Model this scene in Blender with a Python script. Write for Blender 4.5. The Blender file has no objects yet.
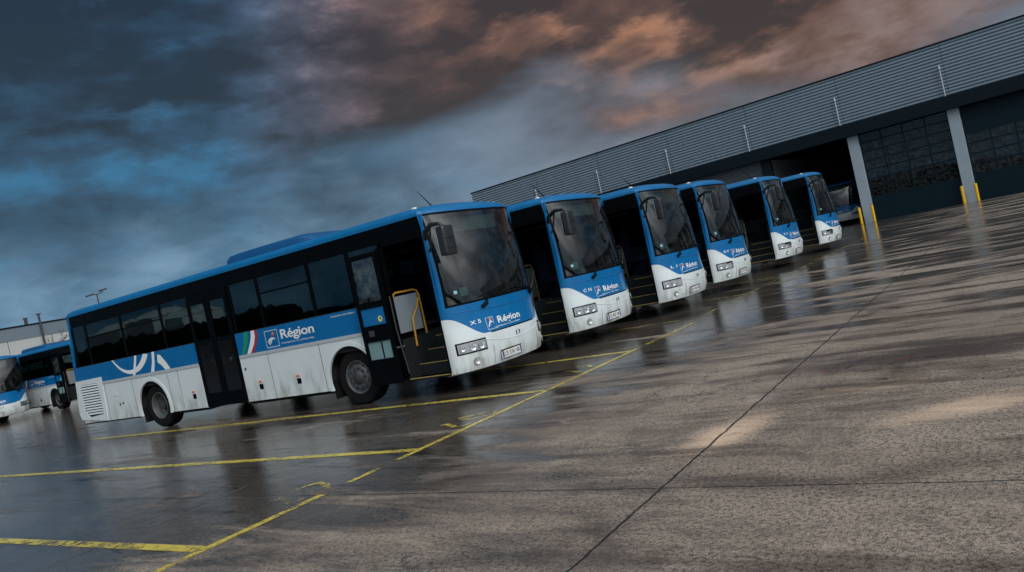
import bpy, bmesh, math, random
from mathutils import Vector, Matrix
PI = math.pi
R = math.radians
random.seed(7)
scn = bpy.context.scene
COL = scn.collection

# ------------------------------------------------------------------ materials
def newmat(name):
    m = bpy.data.materials.new(name); m.use_nodes = True
    nt = m.node_tree; nt.nodes.clear()
    out = nt.nodes.new('ShaderNodeOutputMaterial')
    return m, nt, out

class NB:
    """tiny node builder"""
    def __init__(s, nt): s.nt = nt
    def n(s, t, **kw):
        nd = s.nt.nodes.new(t)
        for k, v in kw.items():
            if k in nd.inputs.keys(): nd.inputs[k].default_value = v
            else: setattr(nd, k, v)
        return nd
    def l(s, a, b): s.nt.links.new(a, b)
    def put(s, sock, v):
        if hasattr(v, 'is_output'): s.l(v, sock)
        else: sock.default_value = v
    def math(s, op, a, b=0.0, c=0.0, clamp=False):
        nd = s.nt.nodes.new('ShaderNodeMath'); nd.operation = op; nd.use_clamp = clamp
        for i, v in enumerate((a, b, c)): s.put(nd.inputs[i], v)
        return nd.outputs[0]
    def mix(s, f, a, b, mode='MIX'):
        nd = s.nt.nodes.new('ShaderNodeMix'); nd.data_type = 'RGBA'; nd.blend_type = mode
        s.put(nd.inputs[0], f)
        for sock, v in ((nd.inputs[6], a), (nd.inputs[7], b)):
            if hasattr(v, 'is_output'): s.l(v, sock)
            else: sock.default_value = (*v, 1) if len(v) == 3 else v
        return nd.outputs[2]
    def ramp(s, f, lo, hi, a=0.0, b=1.0, smooth=True):
        nd = s.nt.nodes.new('ShaderNodeMapRange'); nd.interpolation_type = 'SMOOTHSTEP' if smooth else 'LINEAR'
        s.put(nd.inputs[0], f)
        for i, v in zip((1, 2, 3, 4), (lo, hi, a, b)): nd.inputs[i].default_value = v
        return nd.outputs[0]
    def noise(s, vec, scale, detail=4, rough=.55, dist=0.0, out='Fac'):
        nd = s.nt.nodes.new('ShaderNodeTexNoise')
        nd.inputs['Scale'].default_value = scale; nd.inputs['Detail'].default_value = detail
        nd.inputs['Roughness'].default_value = rough; nd.inputs['Distortion'].default_value = dist
        if vec is not None: s.l(vec, nd.inputs['Vector'])
        return nd.outputs[out]
    def mapping(s, vec, scale=(1,1,1), rot=(0,0,0), loc=(0,0,0)):
        nd = s.nt.nodes.new('ShaderNodeMapping')
        nd.inputs['Scale'].default_value = scale; nd.inputs['Rotation'].default_value = rot; nd.inputs['Location'].default_value = loc
        s.l(vec, nd.inputs['Vector']); return nd.outputs[0]
    def coord(s, w='Object'):
        return s.nt.nodes.new('ShaderNodeTexCoord').outputs[w]
    def bump(s, h, strength, dist):
        nd = s.nt.nodes.new('ShaderNodeBump'); nd.inputs['Strength'].default_value = strength; nd.inputs['Distance'].default_value = dist
        s.l(h, nd.inputs['Height']); return nd.outputs[0]
    def bsdf(s, out, **kw):
        b = s.nt.nodes.new('ShaderNodeBsdfPrincipled')
        for k, v in kw.items():
            k = k.replace('_', ' ')
            if hasattr(v, 'is_output'): s.l(v, b.inputs[k])
            else: b.inputs[k].default_value = (*v, 1) if isinstance(v, tuple) and len(v) == 3 else v
        if out: s.l(b.outputs[0], out.inputs[0])
        return b

MATS = {}
def simple(name, col, rough=.5, metal=0.0, var=.12, scale=3.0, coat=0.0, spec=.5):
    if name in MATS: return MATS[name]
    m, nt, out = newmat(name); b = NB(nt)
    o = b.coord()
    f = b.noise(o, scale, 5)
    c = b.mix(f, tuple(x*(1-var) for x in col), tuple(min(1, x*(1+var)) for x in col))
    r = b.ramp(b.noise(o, scale*2.3, 3), .3, .7, max(0, rough-.08), min(1, rough+.08))
    b.bsdf(out, Base_Color=c, Roughness=r, Metallic=metal, Coat_Weight=coat, Specular_IOR_Level=spec)
    MATS[name] = m; return m

BLUE = (.002, .130, .355); WHITE = (.64, .71, .74)
def livery():
    m, nt, out = newmat('painted_bodywork'); b = NB(nt)
    o = b.coord(); sep = b.n('ShaderNodeSeparateXYZ'); b.l(o, sep.inputs[0])
    x, y, z = sep.outputs
    t = b.math('ABSOLUTE', b.math('DIVIDE', b.math('SUBTRACT', y, 1.25), 1.25))
    edge = b.ramp(t, .58, 1.02, .85, 1.20)
    blue = b.math('GREATER_THAN', z, edge)
    # the tail end is white below the belt, blue above
    oi = b.n('ShaderNodeObjectInfo'); ov = b.n('ShaderNodeVectorMath', operation='SCALE'); b.l(oi.outputs['Location'], ov.inputs[0]); ov.inputs['Scale'].default_value = .7
    oo = b.n('ShaderNodeVectorMath', operation='ADD'); b.l(o, oo.inputs[0]); b.l(ov.outputs[0], oo.inputs[1])
    grime = b.noise(b.mapping(oo.outputs[0], scale=(1, 1, .35)), 5, 7, .68)
    low = b.ramp(z, .95, .30, 0, 1)
    gm = b.math('MULTIPLY', b.ramp(grime, .38, .72), b.math('ADD', b.math('MULTIPLY', low, .75), .10))
    wc = b.mix(gm, WHITE, (.26, .25, .22))
    bc = b.mix(b.math('MULTIPLY', gm, .18), BLUE, (.04, .12, .26))
    col = b.mix(blue, wc, bc)
    fine = b.noise(o, 1.3, 2)
    r = b.ramp(grime, .3, .8, .20, .42)
    b.bsdf(out, Base_Color=col, Roughness=r, Coat_Weight=.18, Coat_Roughness=.10, Specular_IOR_Level=.35,
           Normal=b.bump(fine, .05, .01))
    return m

def glass(name, tint, rough=.02, base_refl=1.0, ior=1.5, wav=0.0, gcol=(1,1,1), milky=0.0):
    m, nt, out = newmat(name); b = NB(nt)
    tr = b.n('ShaderNodeBsdfTransparent'); tr.inputs[0].default_value = (*tint, 1)
    gl = b.n('ShaderNodeBsdfGlossy'); gl.inputs[0].default_value = (*gcol, 1); gl.inputs['Roughness'].default_value = rough
    fr = b.n('ShaderNodeFresnel'); fr.inputs[0].default_value = ior
    if wav:
        nrm = b.bump(b.noise(b.coord(), 1.1, 2), wav, .05); b.l(nrm, gl.inputs['Normal'])
    f = b.math('MULTIPLY', fr.outputs[0], base_refl, clamp=True)
    mx = b.n('ShaderNodeMixShader'); b.l(f, mx.inputs[0]); b.l(tr.outputs[0], mx.inputs[1]); b.l(gl.outputs[0], mx.inputs[2])
    if milky:   # film of dust and rain on the pane
        d = b.n('ShaderNodeBsdfDiffuse'); d.inputs[0].default_value = (.35, .36, .35, 1)
        mk = b.math('MULTIPLY', b.ramp(b.noise(b.coord(), 5, 6, .7), .35, .75), milky)
        m2 = b.n('ShaderNodeMixShader'); b.l(mk, m2.inputs[0]); b.l(mx.outputs[0], m2.inputs[1]); b.l(d.outputs[0], m2.inputs[2]); mx = m2
    b.l(mx.outputs[0], out.inputs[0]); return m

M = dict(
    paint=livery(),
    blue=simple('blue_paint', BLUE, .28, coat=.3, var=.10),
    roofblue=simple('blue_roof_paint', (.002, .130, .33), .38, coat=.06, var=.12, scale=1.5),
    podblue=simple('shaded_pod_blue', (.002, .075, .21), .5, var=.15),  # roof blue with the shade of the pod's sides put into it
    white=simple('white_panel_paint', WHITE, .32, var=.07),
    decal=simple('white_vinyl', (.78, .80, .80), .4, var=.04),
    green=simple('green_vinyl', (.01, .25, .14), .4, var=.05),
    red=simple('red_vinyl', (.38, .02, .03), .4, var=.05),
    orange=simple('orange_vinyl', (.75, .20, .05), .4, var=.05),
    rail=simple('grey_belt_rail', (.42, .46, .49), .35, var=.10),
    black=simple('black_trim', (.002, .003, .004), .45, var=.3, spec=.06),
    rubber=simple('tyre_rubber', (.008, .008, .009), .85, var=.3, scale=9, spec=.15),
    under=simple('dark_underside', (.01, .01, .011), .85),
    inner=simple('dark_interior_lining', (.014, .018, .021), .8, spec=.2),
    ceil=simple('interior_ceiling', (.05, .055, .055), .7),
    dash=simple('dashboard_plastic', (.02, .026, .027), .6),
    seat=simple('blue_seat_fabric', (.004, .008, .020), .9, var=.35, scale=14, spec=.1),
    steel=simple('brushed_steel', (.45, .47, .50), .38, metal=.7, var=.2, scale=8),
    rim=simple('dirty_wheel_steel', (.10, .11, .12), .5, metal=.2, var=.45, scale=11),
    hub=simple('dark_hub_iron', (.06, .06, .065), .5, metal=.4, var=.4, scale=12),
    nosing=simple('yellow_step_edge', (.34, .27, .10), .5, var=.2),
    handrail=simple('yellow_handrail_paint', (.50, .26, .03), .35, var=.1),
    chrome=simple('lamp_reflector', (.80, .82, .85), .16, metal=.8, var=.05),
    amber=simple('amber_lens', (.75, .16, .01), .25),
    plate=simple('white_plate', (.70, .71, .70), .4, var=.04),
    platetext=simple('black_plate_ink', (.01, .01, .012), .5),
    plateblue=simple('plate_blue_strip', (.01, .04, .22), .4),
    sticker=simple('yellow_green_sticker', (.62, .62, .12), .5),
    green_sheet=simple('green_notice', (.20, .38, .30), .6),
    partition=simple('grey_smoked_partition', (.24, .28, .33), .35, var=.12),
    winglass=glass('tinted_side_glass', (.30, .40, .42), .015, .42, 1.5, wav=.05),
    doorglass=glass('door_glass', (.45, .62, .66), .03, 1.8, 1.6, wav=.08, milky=.28),
    screen=glass('windscreen_glass', (.42, .52, .52), .02, 1.5, 1.6, wav=.05, milky=.05),
    lens=glass('clear_lamp_lens', (.9, .92, .95), .04, 1.2, 1.5),
    mirror=simple('mirror_shell', (.02, .024, .028), .33, var=.25, scale=5),
)

# ------------------------------------------------------------------ mesh helpers
def link(name, bm, mat, parent=None, smooth=False, sharp=35):
    bmesh.ops.recalc_face_normals(bm, faces=bm.faces[:]) if smooth != 'keep' else None
    me = bpy.data.meshes.new(name); bm.to_mesh(me); bm.free()
    mats = mat if isinstance(mat, (list, tuple)) else [mat]
    for m in mats: me.materials.append(m)
    if smooth:
        for p in me.polygons: p.use_smooth = True
        try: me.set_sharp_from_angle(angle=R(sharp))
        except Exception: pass
    o = bpy.data.objects.new(name, me); COL.objects.link(o)
    if parent: o.parent = parent
    return o
def tag(o, label=None, cat=None, group=None, kind=None):
    if label: o['label'] = label
    if cat: o['category'] = cat
    if group: o['group'] = group
    if kind: o['kind'] = kind
    return o
def empty(name, loc=(0,0,0), rot=(0,0,0)):
    o = bpy.data.objects.new(name, None); COL.objects.link(o); o.location = loc; o.rotation_euler = rot
    o.empty_display_size = .3
    return o
def box(bm, x0, x1, y0, y1, z0, z1, bev=0.0, seg=2, mi=0):
    r = bmesh.ops.create_cube(bm, size=1)
    vs = r['verts']
    for v in vs:
        v.co = Vector(((x0+x1)/2+v.co.x*(x1-x0), (y0+y1)/2+v.co.y*(y1-y0), (z0+z1)/2+v.co.z*(z1-z0)))
    fs = {f for v in vs for f in v.link_faces}
    for f in fs: f.material_index = mi
    if bev:
        es = list({e for f in fs for e in f.edges})
        bmesh.ops.bevel(bm, geom=es, offset=bev, segments=seg, affect='EDGES', profile=.6)
def tube(bm, pts, r, seg=8, cap=True):
    pts = [Vector(p) for p in pts]; rings = []
    n = len(pts); prev = None
    for i, p in enumerate(pts):
        d = (pts[min(i+1, n-1)]-pts[max(i-1, 0)]).normalized()
        if prev is None:
            a = Vector((0,0,1)) if abs(d.z) < .9 else Vector((1,0,0))
            u = d.cross(a).normalized()
        else:
            u = (prev-d*prev.dot(d)).normalized()
        prev = u; w = d.cross(u)
        rr = r[i] if isinstance(r, (list, tuple)) else r
        rings.append([bm.verts.new(p+u*math.cos(2*PI*k/seg)*rr+w*math.sin(2*PI*k/seg)*rr) for k in range(seg)])
    for a, b in zip(rings, rings[1:]):
        for k in range(seg): bm.faces.new((a[k], a[(k+1)%seg], b[(k+1)%seg], b[k]))
    if cap:
        bm.faces.new(rings[0][::-1]); bm.faces.new(rings[-1])
def poly_extrude(bm, pts, off, mi=0):
    """pts: closed 3D loop; off: thickness vector"""
    a = [bm.verts.new(p) for p in pts]; b = [bm.verts.new(Vector(p)+Vector(off)) for p in pts]
    fs = [bm.faces.new(a), bm.faces.new(b[::-1])]
    n = len(a)
    for i in range(n): fs.append(bm.faces.new((a[i], a[(i+1)%n], b[(i+1)%n], b[i])))
    for f in fs: f.material_index = mi
    bmesh.ops.triangulate(bm, faces=fs[:2])
def lathe_y(bm, cx, cz, prof, seg=40, mi=0):
    """prof: list of (y, radius) revolved about the y axis through (cx, cz)"""
    rings = []
    for y, r in prof:
        rings.append([bm.verts.new((cx+r*math.cos(2*PI*k/seg), y, cz+r*math.sin(2*PI*k/seg))) for k in range(seg)])
    for a, b in zip(rings, rings[1:]):
        for k in range(seg):
            f = bm.faces.new((a[k], a[(k+1)%seg], b[(k+1)%seg], b[k])); f.material_index = mi
    return rings
def text_bm(s, size, bold=0.0, spacing=1.0, shear=0.0):
    cu = bpy.data.curves.new('lettering', 'FONT'); cu.body = s; cu.size = size; cu.offset = bold
    cu.space_character = spacing; cu.shear = shear; cu.resolution_u = 3
    ob = bpy.data.objects.new('lettering', cu); COL.objects.link(ob)
    dg = bpy.context.evaluated_depsgraph_get()
    me = bpy.data.meshes.new_from_object(ob.evaluated_get(dg))
    bm = bmesh.new(); bm.from_mesh(me)
    bpy.data.objects.remove(ob); bpy.data.curves.remove(cu); bpy.data.meshes.remove(me)
    return bm
def fit(bm, fn, w=None):
    if w:
        xs = [v.co.x for v in bm.verts]; s = w/(max(xs)-min(xs)); x0 = min(xs)
        for v in bm.verts: v.co.x = (v.co.x-x0)*s
    for v in bm.verts: v.co = Vector(fn(v.co.x, v.co.y))
    return bm

# ------------------------------------------------------------------ the bus
L = 11.95; LU = 11.74; W = 2.5; YC = W/2
WF, WR = -2.62, -8.85
ZB = .32
def fx(y, z):
    t = min(1.0, abs((y-YC)/YC))
    if z < 1.15:
        x0 = .09 - .07*max(0, (.60-z)/.3)**2 - .05*max(0, (z-.75)/.4)
        d = .49
    else:
        x0 = .04 - (z-1.15)*.045 - .075*(z-1.15)**2
        d = .46 - .26*(z-1.15)/1.75
    return x0 - d*(1-(max(0.0, 1-t**2.35))**(1/1.7))
def front_patch(bm, ys, zs, off, mi=0, skip=None):
    g = {}
    for i, y in enumerate(ys):
        for j, z in enumerate(zs): g[i, j] = bm.verts.new((fx(y, z)+off, y, z))
    for i in range(len(ys)-1):
        for j in range(len(zs)-1):
            if skip and skip((ys[i]+ys[i+1])/2, (zs[j]+zs[j+1])/2): continue
            f = bm.faces.new((g[i, j], g[i+1, j], g[i+1, j+1], g[i, j+1])); f.material_index = mi
    bm.verts.ensure_lookup_table()
    for v in [v for v in bm.verts if not v.link_faces]: bm.verts.remove(v)
def lin(a, b, n): return [a+(b-a)*i/n for i in range(n+1)]
WS_Y0, WS_Y1, WS_Z0, WS_Z1 = .028, 2.472, 1.37, 2.90

def side_panel(bm, x0, x1, z0, z1, y0, y1, arches=()):
    """panel in the xz plane, built in columns, with wheel arches cut from its lower edge"""
    r = .60; zc = .49; half = math.sqrt(r*r-(z0-zc)**2)
    cuts = []; x = x0
    def low(x):
        for cx in arches:
            if abs(x-cx) < r: return max(z0, zc+math.sqrt(max(0, r*r-(x-cx)**2)))
        return z0
    for cx in sorted(arches):
        cuts += [(x, z0), (cx-half, z0), (cx-r, z0)]
        cuts += [(cx+r*math.cos(PI-PI*k/24), zc+r*math.sin(PI*k/24)) for k in range(0, 25)]
        cuts += [(cx+r, z0), (cx+half, z0)]; x = cx+half
    cuts += [(x, z0), (x1, z0)]
    # remove doubled stations, keep the vertical jump of the arch mouth
    prev = None
    cols = []
    for c in cuts:
        if prev is None or abs(c[0]-prev[0]) > 1e-6 or abs(c[1]-prev[1]) > 1e-6: cols.append(c)
        prev = c
    cols.sort(key=lambda q: q[0])
    clean = []
    for x, z in cols:
        inside = any(abs(x-cx) < r-1e-6 for cx in arches)
        if inside and z <= z0+1e-6: continue
        clean.append((x, z))
    ring = None
    for (xa, za), (xb, zb) in zip(clean, clean[1:]):
        if xb-xa < 1e-6: continue
        for y in (y0, y1):
            bm.faces.new([bm.verts.new(p) for p in ((xa, y, za), (xb, y, zb), (xb, y, z1), (xa, y, z1))])
        bm.faces.new([bm.verts.new(p) for p in ((xa, y0, za), (xb, y0, zb), (xb, y1, zb), (xa, y1, za))])
    for x, z in (clean[0], clean[-1]):
        bm.faces.new([bm.verts.new(p) for p in ((x, y0, z), (x, y1, z), (x, y1, z1), (x, y0, z1))])
    bmesh.ops.remove_doubles(bm, verts=bm.verts[:], dist=1e-5)

def make_bus():
    t = empty('bus')
    P = M['paint']
    # --- lower body sides
    bm = bmesh.new()
    side_panel(bm, -L, -6.95, ZB, 1.68, 0, .05, (WR,))
    side_panel(bm, -5.60, -1.42, ZB, 1.68, 0, .05, (WF,))
    side_panel(bm, -L, -.40, ZB, 1.68, W-.05, W, (WR, WF))
    # posts of body colour at tail and cab corner
    for y in (0, W-.05): poly_extrude(bm, [(-L, y, 1.681), (-L+.08, y, 1.681), (-LU+.07, y, 2.90), (-LU, y, 2.90)], (0, .05, 0))
    # tail wall
    box(bm, -L-.12, -L-.001, .04, W-.04, .44, 1.34); box(bm, -L-.04, -L-.001, .04, W-.04, 1.341, 1.749)
    link('body_panel', bm, P, t)
    bm = bmesh.new(); poly_extrude(bm, [(-L-.04, .04, 1.75), (-L, .04, 1.75), (-LU, .04, 2.93), (-LU-.04, .04, 2.93)], (0, W-.08, 0)); link('rear_wall', bm, M['blue'], t)
    bm = bmesh.new(); poly_extrude(bm, [(-L-.02, .3, 1.9), (-L-.03, .3, 1.9), (-LU-.10, .3, 2.7), (-LU-.09, .3, 2.7)], (0, W-.6, 0)); link('rear_window', bm, M['black'], t)
    # --- front shell
    ys = sorted(set([YC-YC*math.cos(PI*k/44) for k in range(45)] + [WS_Y0, WS_Y1]))
    zs = [.32, .36, .42, .5, .58, .66, .74, .82, .90, 1.0, 1.1, 1.2, 1.3, WS_Z0, 1.5, 1.7, 1.9, 2.1, 2.3, 2.5, 2.7, WS_Z1, 2.95]
    def inws(y, z):
        if not (WS_Y0 < y < WS_Y1 and WS_Z0 < z < WS_Z1): return False
        return True
    bm = bmesh.new(); front_patch(bm, ys, zs, 0, skip=inws)
    # bumper underside lip
    prev = None
    for y in ys:
        a = bm.verts.new((fx(y, .32)-.002, y, .318)); b_ = bm.verts.new((fx(y, .32)-.10, y, .30))
        if prev: bm.faces.new((prev[0], a, b_, prev[1]))
        prev = (a, b_)
    # returns that close the shell to the sides
    for y in (0.0, W):
        s = .05 if y == 0 else -.05
        box(bm, -.44, -.40, min(y+s*.02, y+s), max(y+s*.02, y+s), .33, 2.9)
    link('front_panel', bm, P, t, smooth=True, sharp=50)
    # windscreen (black gasket + glass)
    bm = bmesh.new()
    def fr(y, z):
        g = .03
        return (WS_Y0+g < y < WS_Y1-g and WS_Z0+g < z < WS_Z1-g)
    yw = [WS_Y0, WS_Y0+.03] + lin(WS_Y0+.10, WS_Y1-.10, 28) + [WS_Y1-.03, WS_Y1]
    zw = [WS_Z0, WS_Z0+.03] + lin(WS_Z0+.1, WS_Z1-.1, 16) + [WS_Z1-.03, WS_Z1]
    front_patch(bm, yw, zw, .003, skip=fr)
    ws = bm
    gasket_bm = ws
    bm = bmesh.new(); front_patch(bm, yw, zw, -.004)
    wsc = link('windscreen', bm, M['screen'], t, smooth=True)
    link('gasket', gasket_bm, M['black'], wsc, smooth=True)
    # dark frit band across the screen under the destination box
    bm = bmesh.new(); front_patch(bm, lin(WS_Y0+.12, WS_Y1-.12, 24), [2.46, 2.50, 2.54], -.012)
    link('sunshade_band', bm, M['black'], wsc, smooth=True)
    # black slot under the blue nose
    bm = bmesh.new(); front_patch(bm, lin(.62, 1.88, 16), [.838, .856], .006); link('grille_slot', bm, M['black'], t)
    # bonnet crease: raised lip line
    bm = bmesh.new()
    pts = [(fx(y, 1.27-.05*math.sin((y-.1)/2.3*PI))+.004, y, 1.27-.05*math.sin((y-.1)/2.3*PI)) for y in lin(.12, 2.38, 24)]
    tube(bm, pts, .005, 5); link('crease', bm, M['blue'], t, smooth=True)
    # smiling crease in the white bumper
    bm = bmesh.new()
    zc = lambda y: .66+.30*abs((y-YC)/.95)**2.2*.5
    pts = [(fx(y, zc(y))+.001, y, zc(y)) for y in lin(.42, 2.08, 24)]
    tube(bm, pts, .006, 5); link('bumper_crease', bm, M['white'], t, smooth=True)
    bm = bmesh.new()
    bm.free()
    for y in (.60, 1.90):
        bm = bmesh.new(); tube(bm, [(fx(y, z)+.0005, y, z) for z in lin(.34, .63, 6)], .0035, 4)
        link('bumper_seam', bm, M['black'], t)
    # --- headlights
    for s in (0, 1):
        my = (lambda y: y) if s == 0 else (lambda y: W-y)
        h = link('headlight', (lambda b: (front_patch(b, lin(my(.035), my(.475), 10), [.60, .613, .777, .79], .008), b)[1])(bmesh.new()), M['black'], t, smooth=True)
        bm = bmesh.new(); front_patch(bm, lin(my(.05), my(.46), 8), [.622, .768], .0105); link('lamp_plate', bm, M['steel'], h, smooth=True)
        bm = bmesh.new()
        for cy, rr in ((.105, .046), (.235, .062), (.375, .062)):
            y = my(cy); nx = Vector((1, -(fx(y+.02, .69)-fx(y-.02, .69))/.04, 0)).normalized()
            c = Vector((fx(y, .69)+.012, y, .69)); tang = Vector((-nx.y, nx.x, 0)); up = Vector((0,0,1))
            ringsets = []
            for q, (rad, dep) in enumerate(((rr, .004), (rr*.93, .016), (rr*.8, .004), (rr*.45, -.004), (.004, -.008))):
                ringsets.append([bm.verts.new(c+nx*dep+tang*rad*math.cos(2*PI*k/20)+up*rad*math.sin(2*PI*k/20)) for k in range(20)])
            for a, b_ in zip(ringsets, ringsets[1:]):
                for k in range(20): bm.faces.new((a[k], a[(k+1)%20], b_[(k+1)%20], b_[k]))
        link('reflector', bm, M['chrome'], h, smooth=True)
        bm = bmesh.new(); front_patch(bm, lin(my(.05), my(.46), 10), [.615, .695, .775], .034)
        link('lens', bm, M['lens'], h, smooth=True)
        bm = bmesh.new(); y = my(.27); c = Vector((fx(y, .46)+.006, y, .46))
        n0 = Vector((1, -(fx(y+.02, .46)-fx(y-.02, .46))/.04, 0)).normalized(); tg = Vector((-n0.y, n0.x, 0))
        rs = [[bm.verts.new(c+n0*dd+tg*rr*math.cos(2*PI*k/18)+Vector((0,0,1))*rr*math.sin(2*PI*k/18)) for k in range(18)] for rr, dd in ((.062, 0), (.055, .01), (.04, .0), (.004, -.004))]
        for a, b_ in zip(rs, rs[1:]):
            for k in range(18): bm.faces.new((a[k], a[(k+1)%18], b_[(k+1)%18], b_[k]))
        link('fog_lamp', bm, M['steel'], t, smooth=True)
    # --- plate
    bm = bmesh.new(); box(bm, fx(1.0, .45)+.004, fx(1.0, .45)+.02, .70, 1.26, .385, .505, .004)
    pl = link('number_plate', bm, M['plate'], t)
    bm = bmesh.new(); xx = fx(1.0, .45)+.0215
    box(bm, xx-.001, xx, .705, .745, .39, .50); link('blue_strip', bm, M['plateblue'], pl); bm = bmesh.new(); box(bm, xx-.001, xx, 1.222, 1.255, .39, .50); link('blue_strip', bm, M['plateblue'], pl)
    bm = bmesh.new(); box(bm, xx-.018, xx+.006, .69, 1.27, .505, .522, .004); link('plate_bracket', bm, M['black'], pl)
    # --- emblem: two facing chevron curls
    bm = bmesh.new()
    for s in (-1, 1):
        pts = [(fx(1.25, .72)+.006, 1.25+s*.005+s*.042*math.sin(a), .72+.05*math.cos(a)+s*.004) for a in lin(.5, 2.3, 8)]
        bm = bmesh.new(); tube(bm, pts, [.004+.006*math.sin(PI*k/8) for k in range(9)], 6)
        link('emblem', bm, M['hub'], t, smooth=True)
    # --- front lettering
    FT = lambda y0, z0: (lambda u, v: (fx(y0+u, z0+v)+.005, y0+u, z0+v))
    bm = fit(text_bm('Région', .155, .003, 1.0), FT(.83, .955), .62); link('lettering', bm, M['decal'], t)
    bm = fit(text_bm('transports interurbains', .04, .0), FT(.74, .895), .68); link('small_lettering', bm, M['decal'], t)
    bm = bmesh.new()
    ff = FT(0, 0)
    for (ya, yb, za, zb) in ((.575, .735, 1.075, 1.081), (.575, .581, .885, 1.08), (.729, .735, .96, 1.08), (.575, .80, .885, .891)):
        vs = [bm.verts.new(ff(*q)) for q in ((ya, za), (yb, za), (yb, zb), (ya, zb))]; bm.faces.new(vs)
    lg = link('logo_box', bm, M['decal'], t)
    bm = bmesh.new()
    vs = [bm.verts.new(ff(*q)) for q in ((.60, .925), (.625, .935), (.665, 1.0), (.70, .985), (.715, 1.0), (.66, 1.03), (.615, .965))]; bm.faces.new(vs)
    link('logo_stroke', bm, M['decal'], lg)
    bm = bmesh.new(); vs = [bm.verts.new(ff(.672+.026*math.cos(a), 1.045+.022*math.sin(a))) for a in lin(0, 2*PI*.95, 12)]; bm.faces.new(vs)
    link('logo_dot', bm, M['orange'], lg)
    # --- wipers
    for (yp, zp, tip, bl) in ((.62, 1.33, (.95, 1.47), 1), (2.12, 1.36, (1.55, 1.45), 1)):
        bm = bmesh.new()
        def q(y, z, o=.035): return (fx(y, z)+o, y, z)
        tube(bm, [q(yp, zp-.04, .03), q(yp+(tip[0]-yp)*.35, zp+(tip[1]-zp)*.5+.02, .05), q(*tip, .03)], [.022, .014, .008], 6)
        bx = tip[0]
        tube(bm, [q(bx-.38, tip[1]-.03+.0, .018), q(bx, tip[1]+.02, .02), q(bx+.38, tip[1]+.10, .018)], .009, 5)
        tube(bm, [q(yp-.05, zp-.06, .02), q(yp+.05, zp-.01, .045)], .03, 8)
        link('wiper', bm, M['black'], t, smooth=True)
    # --- mirrors on arms
    for s in (0,):
        my = lambda y: y
        bm = bmesh.new()
        tube(bm, [(-.40, my(.02), 2.50), (-.33, my(-.05), 2.60), (-.12, my(-.14), 2.68), (.08, my(-.18), 2.66), (.15, my(-.14), 2.58)], [.035, .04, .035, .03, .03], 8)
        tube(bm, [(-.41, my(.03), 2.28), (-.30, my(-.03), 2.34), (-.16, my(-.12), 2.64)], .018, 6)
        mm = link('mirror', bm, M['mirror'], t, smooth=True)
        bm = bmesh.new(); box(bm, .04, .20, min(my(-.27), my(.0)), max(my(-.27), my(.0)), 2.16, 2.62, .05, 3)
        box(bm, .197, .21, min(my(-.24), my(-.03)), max(my(-.24), my(-.03)), 2.27, 2.285); box(bm, .197, .21, min(my(-.24), my(-.03)), max(my(-.24), my(-.03)), 2.42, 2.43)
        link('mirror_housing', bm, M['mirror'], mm, smooth=True)
        bm = bmesh.new(); box(bm, .030, .038, min(my(-.24), my(-.03)), max(my(-.24), my(-.03)), 2.20, 2.58); link('mirror_glass', bm, M['chrome'], mm)
    # --- upper black band, window pillars
    bm = bmesh.new()
    box(bm, -LU+.072, -.445, .008, .045, 2.62, 2.895); box(bm, -LU+.072, -.445, W-.045, W-.008, 2.62, 2.895)
    for x in (-LU+.015, -11.10, -9.55, -7.98, -5.56, -4.70, -3.26, -2.24, -1.45):
        box(bm, x, x+.075, .012, .045, 1.683, 2.617)
    for x in (-LU+.015, -10.2, -8.5, -6.8, -5.1, -3.4, -1.9, -.50):
        box(bm, x, x+.075, W-.045, W-.012, 1.683, 2.617)
    box(bm, -1.42, -.42, .012, .045, 2.56, 2.618)
    box(bm, -.475, -.442, .003, .06, .34, 2.56)          # door post
    box(bm, -1.50, -1.385, -.006, .068, .325, 2.56)
    link('window_frame', bm, M['black'], t)
    # side window panes
    for a, b_ in ((-L+.09, -11.10), (-11.025, -9.55), (-9.475, -7.98), (-7.905, -6.95), (-5.485, -4.70), (-4.625, -3.26), (-3.185, -2.24), (-2.165, -1.45)):
        bm = bmesh.new(); ta = a if a > -11.5 else -LU+.09; poly_extrude(bm, [(a, .020, 1.685), (b_, .020, 1.685), (b_, .020, 2.618), (ta, .020, 2.618)], (0, .006, 0))
        w_ = link('window', bm, M['winglass'], t)
        if b_-a > 1.2:
            bm = bmesh.new(); box(bm, a, b_, .012, .019, 2.30, 2.33); link('vent_rail', bm, M['black'], w_)
    for a, b_ in ((-L+.09, -10.2), (-10.125, -8.5), (-8.425, -6.8), (-6.725, -5.1), (-5.025, -3.4), (-3.325, -1.9), (-1.825, -.50)):
        bm = bmesh.new(); box(bm, a, b_, W-.026, W-.020, 1.685, 2.618); link('window', bm, M['winglass'], t)
    # belt rail
    bm = bmesh.new()
    box(bm, -11.15, -6.96, -.012, -.001, 1.185, 1.245, .004); box(bm, -5.59, -2.20, -.012, -.001, 1.185, 1.245, .004)
    box(bm, -L, -.45, W+.001, W+.012, 1.185, 1.245, .004)
    link('belt_rail', bm, M['rail'], t)
    # --- panel seams and hatches
    bm = bmesh.new()
    for x in (-10.74, -9.56, -8.14, -7.76, -4.75, -3.32):
        box(bm, x-.004, x+.004, -.0025, .001, ZB+.01, 1.18)
    box(bm, -11.93, -6.96, -.0025, .001, 1.672, 1.684); box(bm, -5.59, -2.2, -.0025, .001, 1.672, 1.684)
    link('panel_seam', bm, M['under'], t)
    bm = bmesh.new()
    box(bm, -10.42, -10.24, -.006, -.001, .86, 1.03, .003); link('fuel_flap', bm, M['white'], t)
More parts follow.
